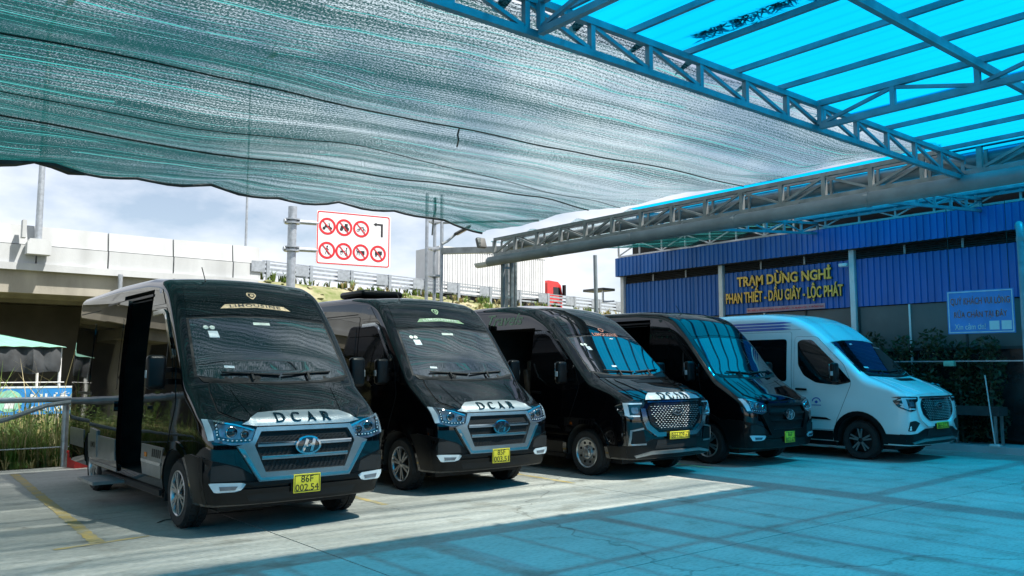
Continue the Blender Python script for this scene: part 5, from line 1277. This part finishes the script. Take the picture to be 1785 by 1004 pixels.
def symbol(a, b, kind):
    R0 = .285
    sp_ring(ellipse((a, b), R0, R0 * 1.0, 30), ellipse((a, b), R0 * .74, R0 * .74, 30), 'sign_red', 'prohibition_ring', .006)
    mb = MB(); c = Vector((a, b)); d = Vector((-.65, .76)) * R0 * .82; w = Vector((.76, .65)) * .017
    q = [c + d + w, c + d - w, c - d - w, c - d + w]; mb.add([sp(x, y, .012) for x, y in q], [(0, 1, 2, 3)]); mb.build('slash', 'sign_red', pn, 0, False, world=False)
    mb = MB()
    for it in ICON[kind]:
        if it[0] == 'd': mb.add([sp(a + x, b + y, .008) for x, y in ellipse((it[1], it[2]), it[3], it[3], 12)], [tuple(range(12))])
        elif it[0] == 'o':
            e0, e1 = ellipse((it[1], it[2]), it[3], it[3], 14), ellipse((it[1], it[2]), it[3] * .72, it[3] * .72, 14)
            mb.add([sp(a + x, b + y, .008) for x, y in e0 + e1], [(i, (i + 1) % 14, 14 + (i + 1) % 14, 14 + i) for i in range(14)])
        elif it[0] == 'b': mb.add([sp(a + x, b + y, .0085) for x, y in ((it[1], it[2]), (it[3], it[2]), (it[3], it[4]), (it[1], it[4]))], [(0, 1, 2, 3)])
        else: mb.add([sp(a + x, b + y, .009) for x, y in ribbon([(it[1], it[2]), (it[3], it[4])], .022)], [(0, 1, 2, 3)])
    mb.build('symbol', 'sign_black', pn, 0, False, world=False)
for a, k in zip((.36, .93, 1.52), ('motorbike', 'tractor', 'bike')): symbol(a, 1.27, k)
for a, k in zip((.36, .93, 1.52, 2.13), ('walker', 'handcart', 'cart', 'lorry')): symbol(a, .47, k)
mb = MB(); mb.add([sp(x, y, .006) for x, y in [(2.22, 1.05), (2.29, 1.05), (2.29, 1.50), (2.06, 1.50), (2.06, 1.54), (1.95, 1.47), (2.06, 1.40), (2.06, 1.44), (2.22, 1.44)]], [(0, 1, 2, 8), (2, 3, 4, 5, 6, 7, 8)]); mb.build('turn_arrow', 'sign_black', pn, 0, False, world=False)

# steel lattice mast with lamp and cross beam
ms = thing('lattice_mast', 'tall grey steel lattice mast of three tubes behind the vans', 'mast', (12.0, 18, 0))
for x, y in ((11.82, 18.0), (12.22, 17.9), (12.30, 18.35)):
    mb = MB(); mb.tube([(x, y, -.1), (x, y, 6.3)], .044, 10); mb.build('tube', 'galv', ms)
for k in range(8):
    z = .55 + .72 * k; mb = MB(); mb.bar((11.82, 18.0, z), (12.22, 17.9, z), .04, .05); mb.bar((12.22, 17.9, z), (12.30, 18.35, z), .04, .05); mb.bar((11.82, 18, z), (12.30, 18.35, z), .04, .05); mb.build('rung', 'galv', ms, 0)
mb = MB(); mb.tube([(11.95, 17.95, 5.2), (11.98, 17.93, 5.7), (12.06, 17.95, 5.9), (12.0, 17.9, 6.2)], .02, 6); mb.build('cable', 'rope', ms)
bm_ = thing('tie_beam', 'grey steel beam joining the lattice mast to the gutter girder end', 'beam', (12.2, 17, 4.6))
mb = MB(); mb.bar((12.24, 17.88, 4.80), (13.1, 15.0, 4.62), .14, .16); mb.build('beam', 'steel_grey', bm_, 0)
mb = MB(); mb.bar((12.24, 17.9, 5.55), (13.6, 15.6, 5.45), .05, .05); mb.build('upper_rail', 'steel_grey', bm_, 0)
ln = thing('street_light', 'dark flat street light on an arm fixed to the lattice mast', 'lamp', (12.2, 17.85, 4.98))
mb = MB(); mb.tube([(0, 0, 0), (.12, -.07, .08), (.30, -.15, .26)], .035, 8); mb.build('arm', 'grey_paint', ln, world=False)
mb = MB(); mb.rbox((.47, -.24, .38), (.50, .24, .07), .03, 3, Matrix.Rotation(R(-28), 3, 'Z') @ Matrix.Rotation(R(-30), 3, 'Y')); mb.build('luminaire', 'louvre_dark', ln, world=False)
mb = MB(); mb.rbox((.49, -.25, .345), (.34, .17, .03), .01, 2, Matrix.Rotation(R(-28), 3, 'Z') @ Matrix.Rotation(R(-30), 3, 'Y')); mb.build('lens', 'decal_gold', ln, world=False)
fl = thing('flood_light', 'small grey floodlight on the end of the steel girder', 'lamp', (12.0, 15.75, 4.75))
mb = MB(); mb.rbox((-.02, .12, 0), (.26, .10, .26), .03, 2, Matrix.Rotation(R(-20), 3, 'X')); mb.build('housing', 'grey_panel', fl, world=False)
p2 = thing('steel_post', 'pair of slim steel posts under the far end of the girder', 'post', (13.2, 16.4, 0))
for x in (0, .28): mb = MB(); mb.tube([(x, 0, -.05), (x, 0, 4.55)], .05, 10); mb.build('post', 'steel_grey', p2, world=False)
for z in (1, 2, 3, 3.9): mb = MB(); mb.bar((0, 0, z), (.28, 0, z), .03, .05); mb.build('rung', 'steel_grey', p2, 0, world=False)
aw = thing('side_awning', 'small grey awning bracket on the far corner of the blue building', 'awning', (19.3, 18.5, 3.9))
mb = MB(); mb.box((-.5, 0, .32), (.05, .9, .40)); mb.build('slab', 'grey_panel', aw, 0, world=False)
mb = MB(); mb.bar((-.45, .05, .3), (-.45, .05, -.05), .05, .05); mb.bar((-.45, .05, -.05), (.05, .05, .0), .05, .05); mb.build('bracket', 'white_metal', aw, 0, world=False)
hp = thing('hanging_pipe', 'short grey pipe hanging below the gutter near the building corner', 'pipe', (17.2, 17.2, 3.3))
mb = MB(); mb.tube([(0, 0, 0), (-.03, 0, 1.75)], .06, 10); mb.build('pipe', 'pipe_grey', hp, world=False)

# ---------------------------------------------------------------- fence, stall, weeds
fc = thing('pipe_fence', 'low galvanised pipe fence at the edge of the yard', 'fence', (0, 16.75, 0))
mb = MB(); mb.tube([(-14, 16.72, 1.12), (3.6, 16.75, 1.18)], .05, 10); mb.build('top_rail', 'galv', fc)
mb = MB(); mb.tube([(-14, 16.8, .33), (3.8, 16.8, .33)], .012, 8); mb.build('lower_rail', 'galv', fc)
mb = MB(); mb.tube([(-.6, 16.66, .42), (1.4, 16.64, .62), (2.4, 16.64, .86), (3.0, 16.66, 1.08), (3.5, 16.70, 1.14)], .04, 8); mb.build('bent_rail', 'pipe_grey', fc)
for x in (-13, -9.6, -6.2, -2.8, .0 - 3.0 + 3.6, 3.33):
    mb = MB(); mb.tube([(x, 16.78, -.1), (x, 16.78, 1.14)], .06, 10); mb.build('post', 'galv', fc)
mb = MB(); mb.tube([(3.62, 16.8, -.1), (3.62, 16.8, 1.05)], .045, 10); mb.build('post', 'steel_grey', fc)
st = thing('food_stall', 'roadside stall with mint green ribbed roof and dark hanging tarp', 'stall', (3.2, 23, 0))
cx, cy0 = 2.62, 23.0
for s_ in range(4):
    a0 = [(-1.6, -1.5), (1.6, -1.5), (1.6, 1.5), (-1.6, 1.5)][s_]; a1 = [(1.6, -1.5), (1.6, 1.5), (-1.6, 1.5), (-1.6, -1.5)][s_]
    r0 = (-.6, 0) if s_ in (0, 3, 2) else (.6, 0); r0, r1 = [((-.5, 0), (.5, 0)), ((.5, 0), (.5, 0)), ((.5, 0), (-.5, 0)), ((-.5, 0), (-.5, 0))][s_]
    n = 18; mb = MB()
    for k in range(n + 1):
        t = k / n; dz = .018 if k % 2 else 0
        mb.v.append((cx + a0[0] + (a1[0] - a0[0]) * t, cy0 + a0[1] + (a1[1] - a0[1]) * t, 2.22 + dz)); mb.v.append((cx + r0[0] + (r1[0] - r0[0]) * t, cy0, 2.52 + dz))
    for k in range(n): mb.f.append((2 * k, 2 * k + 2, 2 * k + 3, 2 * k + 1))
    mb.build('roof_sheet', 'roof_mint', st, 0)
mb = MB(); n = 26
for k in range(n + 1):
    x = cx - 1.5 + 3.0 * k / n; y = cy0 - 1.42 + .05 * math.sin(k * 1.7); mb.v += [(x, y, 2.22), (x, y - .06 + .04 * math.sin(k * 2.3), 1.85), (x, y + .05 * math.sin(k), 1.60 + .07 * abs(math.sin(k * .45)))]
for k in range(n): mb.f += [(3 * k, 3 * k + 3, 3 * k + 4, 3 * k + 1), (3 * k + 1, 3 * k + 4, 3 * k + 5, 3 * k + 2)]
mb.build('hanging_tarp', 'tarp_grey', st, 60, False)
for x in (-1.5, 1.5):
    for y in (-1.35, 1.35): mb = MB(); mb.tube([(cx + x, cy0 + y, -.1), (cx + x, cy0 + y, 2.25)], .035, 8); mb.build('post', 'white_metal', st)
mb = MB(); mb.tube([(cx - 1.6, cy0 - 1.38, 1.42), (cx + 1.6, cy0 - 1.38, 1.42)], .012, 6); mb.build('rail', 'white_metal', st)
mb = MB(); mb.tube([(cx - .3, cy0, 2.52), (cx - .3, cy0, 2.70)], .04, 8); mb.build('roof_finial', 'bark', st)
mb = MB(); mb.box((cx - 1.4, cy0 - .9, 0), (cx + 1.4, cy0 - .3, .85)); mb.build('counter', 'bark', st, 0)
bb = thing('drinks_board', 'blue drinks board with a pale round picture below the stall roof', 'sign', (2.75, 21.2, 0))
mb = MB(); mb.box((-.2, -.03, .72), (2.0, .03, 1.34)); mb.build('board', 'board_blue', bb, 0, world=False)
mb = MB(); mb.box((-.2, -.036, 1.30), (2.0, -.031, 1.34)); mb.box((-.2, -.036, .72), (-.16, -.031, 1.30)); mb.box((1.96, -.036, .72), (2, -.031, 1.30)); mb.build('border', 'sticker_white', bb, 0, world=False)
mb = MB(); mb.add([(x, -.034, z) for x, z in ellipse((.32, 1.02), .26, .24, 24)], [tuple(range(24))]); mb.build('round_picture', 'mint_plastic', bb, 0, False, world=False)
mb = MB(); mb.add([(x, -.037, z) for x, z in ((.22, .86), (.42, .86), (.44, 1.0), (.35, 1.12), (.25, 1.06))], [tuple(range(5))]); mb.build('cup_picture', 'sticker_white', bb, 0, False, world=False)
flat_text('NƯỚC', 'sticker_white', bb, (1.25, -.034, 1.12), 1.05, .20, (1, 0, 0), (0, 0, 1), .02, depth=.003)
flat_text('GIẢI KHÁT', 'sticker_white', bb, (1.25, -.034, .86), 1.05, .15, (1, 0, 0), (0, 0, 1), .02, depth=.003)
for x in (-.1, 1.9): mb = MB(); mb.bar((x, .04, -.05), (x, .04, .75), .04, .04); mb.build('leg', 'white_metal', bb, 0, world=False)
pr = thing('parasol', 'folded blue and red striped awning cloth beside the stall', 'awning', (5.05, 22.4, 0))
mb = MB(); mb.tube([(0, 0, -.1), (0, 0, 2.1)], .03, 8); mb.build('pole', 'white_metal', pr, world=False)
for k, m in enumerate(('tarp_blue', 'red_plastic', 'sticker_white', 'red_plastic')):
    mb = MB(); z = 2.02 - .09 * k; mb.prism([(-.35, z), (.9, z - .16), (.9, z - .24), (-.35, z - .085)], lambda x, zz: (x, -.25, zz), lambda x, zz: (x, .35, zz)); mb.build('awning_stripe', m, pr, 0, world=False)
cn = thing('traffic_cone', 'orange and pale traffic cone behind the fence by the stall', 'cone', (2.62, 20.9, 0))
mb = MB(); mb.rbox((0, 0, .03), (.40, .40, .05), .01, 1); mb.build('base', 'cone_orange', cn, world=False)
for z0, z1, m in ((.05, .55, 'cone_orange'), (.55, .80, 'cone_white'), (.80, 1.05, 'cone_orange'), (1.05, 1.25, 'cone_white'), (1.25, 1.5, 'cone_orange')):
    f = lambda z: .16 * (1 - z / 1.62); mb = MB(); mb.lathe([(f(z0), z0), (f(z1), z1)], (0, 0, 0), 'z', 18); mb.build('band', m, cn, world=False)
cr = thing('crate', 'red plastic crate on the ground behind the nearest van', 'crate', (3.55, 16.35, 0), R(12))
mb = MB(); mb.box((-.2, -.15, .0), (.2, .15, .02)); mb.box((-.2, -.15, .02), (.2, -.13, .28)); mb.box((-.2, .13, .02), (.2, .15, .28)); mb.box((-.2, -.13, .02), (-.18, .13, .28)); mb.box((.18, -.13, .02), (.2, .13, .28)); mb.build('shell', 'red_plastic', cr, 0, world=False)
mb = MB(); mb.box((-.21, -.16, .25), (.21, -.151, .29)); mb.box((-.21, .151, .25), (.21, .16, .29)); mb.build('rim', 'red_plastic', cr, 0, world=False)

rng = random.Random(21); mg, mdry, mw = MB(), MB(), MB()
def clump(c, h, n):
    tuft(mg if rng.random() < .72 else mdry, rng, c, h, n, .75, .011)
for _ in range(3200):
    x = rng.uniform(-13, 4.2); y = 16.95 + 4.2 * rng.random() ** 1.5
    if x > 3.7 and y < 17.6: continue
    clump((x, y, -.03), rng.uniform(.45, 1.15) * (1.0 if y < 19 else .8), 12)
for _ in range(900):
    x = rng.uniform(-20, 12); y = rng.uniform(17.2, 25); clump((x, y, -.03), rng.uniform(.25, .6), 9)
for _ in range(26): tuft(mg if rng.random() < .5 else mdry, rng, (rng.uniform(1.8, 4.0), rng.uniform(17.4, 19.5), 0), rng.uniform(1.5, 2.3), 5, .55, .013)
for _ in range(150):
    x, y = rng.uniform(-9, 3.6), rng.uniform(16.7, 17.2); tuft(mdry if rng.random() < .4 else mg, rng, (x, y, 0), rng.uniform(.15, .4), 8, 1.3, .010)
for _ in range(420):
    x, y = rng.uniform(-12, 4.6), rng.uniform(17.1, 20.5); h = rng.uniform(.5, 1.25)
    mw.tube([(x, y, 0), (x + .03, y, h)], .006, 4, False); leaf_cloud(mw, rng, (x, y, h * .62), (.16, .16, h * .42), 34, .035)
for x, y, h in ((4.15, 18.2, 1.9), (4.5, 18.9, 1.7), (3.9, 17.8, 1.5)):
    for k in range(5): leaf_cloud(mw, rng, (x + rng.uniform(-.2, .2), y, .4 + (h - .4) * k / 5), (.3, .3, .25), 130, .05)
tag(mg.build('tall_grass', 'grass_green', None, 0, False), 'tall green grass growing along the pipe fence', 'grass', kind='stuff')
tag(mdry.build('dry_grass', 'grass_dry', None, 0, False), 'dry yellow stalks among the grass by the fence', 'grass', kind='stuff')
tag(mw.build('weeds', 'weed_leaf', None, 0, False), 'leafy green weeds crowding behind the pipe fence', 'weeds', kind='stuff')
def palm(x, y, z, h, n, label, seed):
    p = thing('palm_shrub', label, 'plant', (x, y, z)); r_ = random.Random(seed)
    mb = MB(); mb.tube([(0, 0, -1.2), (0, 0, .1)], [.10, .07], 8); mb.build('trunk', 'bark', p, world=False)
    for k in range(n):
        a = r_.uniform(0, 6.283); d = Vector((math.cos(a), math.sin(a), 0)); s = Vector((-d.y, d.x, 0)); l = h * r_.uniform(.7, 1.1); b = r_.uniform(.25, .9); mb = MB()
        pts = [d * l * b * t + Vector((0, 0, l * (t - b * .55 * t * t))) for t in (0, .25, .5, .75, 1)]
        for q, w in zip(pts, (.03, .06, .055, .035, .004)): mb.v += [tuple(q - s * w), tuple(q + s * w)]
        mb.f += [(2 * i, 2 * i + 1, 2 * i + 3, 2 * i + 2) for i in range(4)]; mb.build('frond', 'palm_leaf', p, 40, False, False)
palm(15.2, 24.5, 3.2, 1.5, 15, 'dry fan of palm fronds beside the lattice mast', 4)
palm(16.9, 24.3, 3.1, 1.7, 18, 'bushy yellow green palm directly behind the lattice mast', 9)
palm(10.6, 22.5, 1.2, 1.5, 14, 'low palm clump on the verge below the road sign', 6)
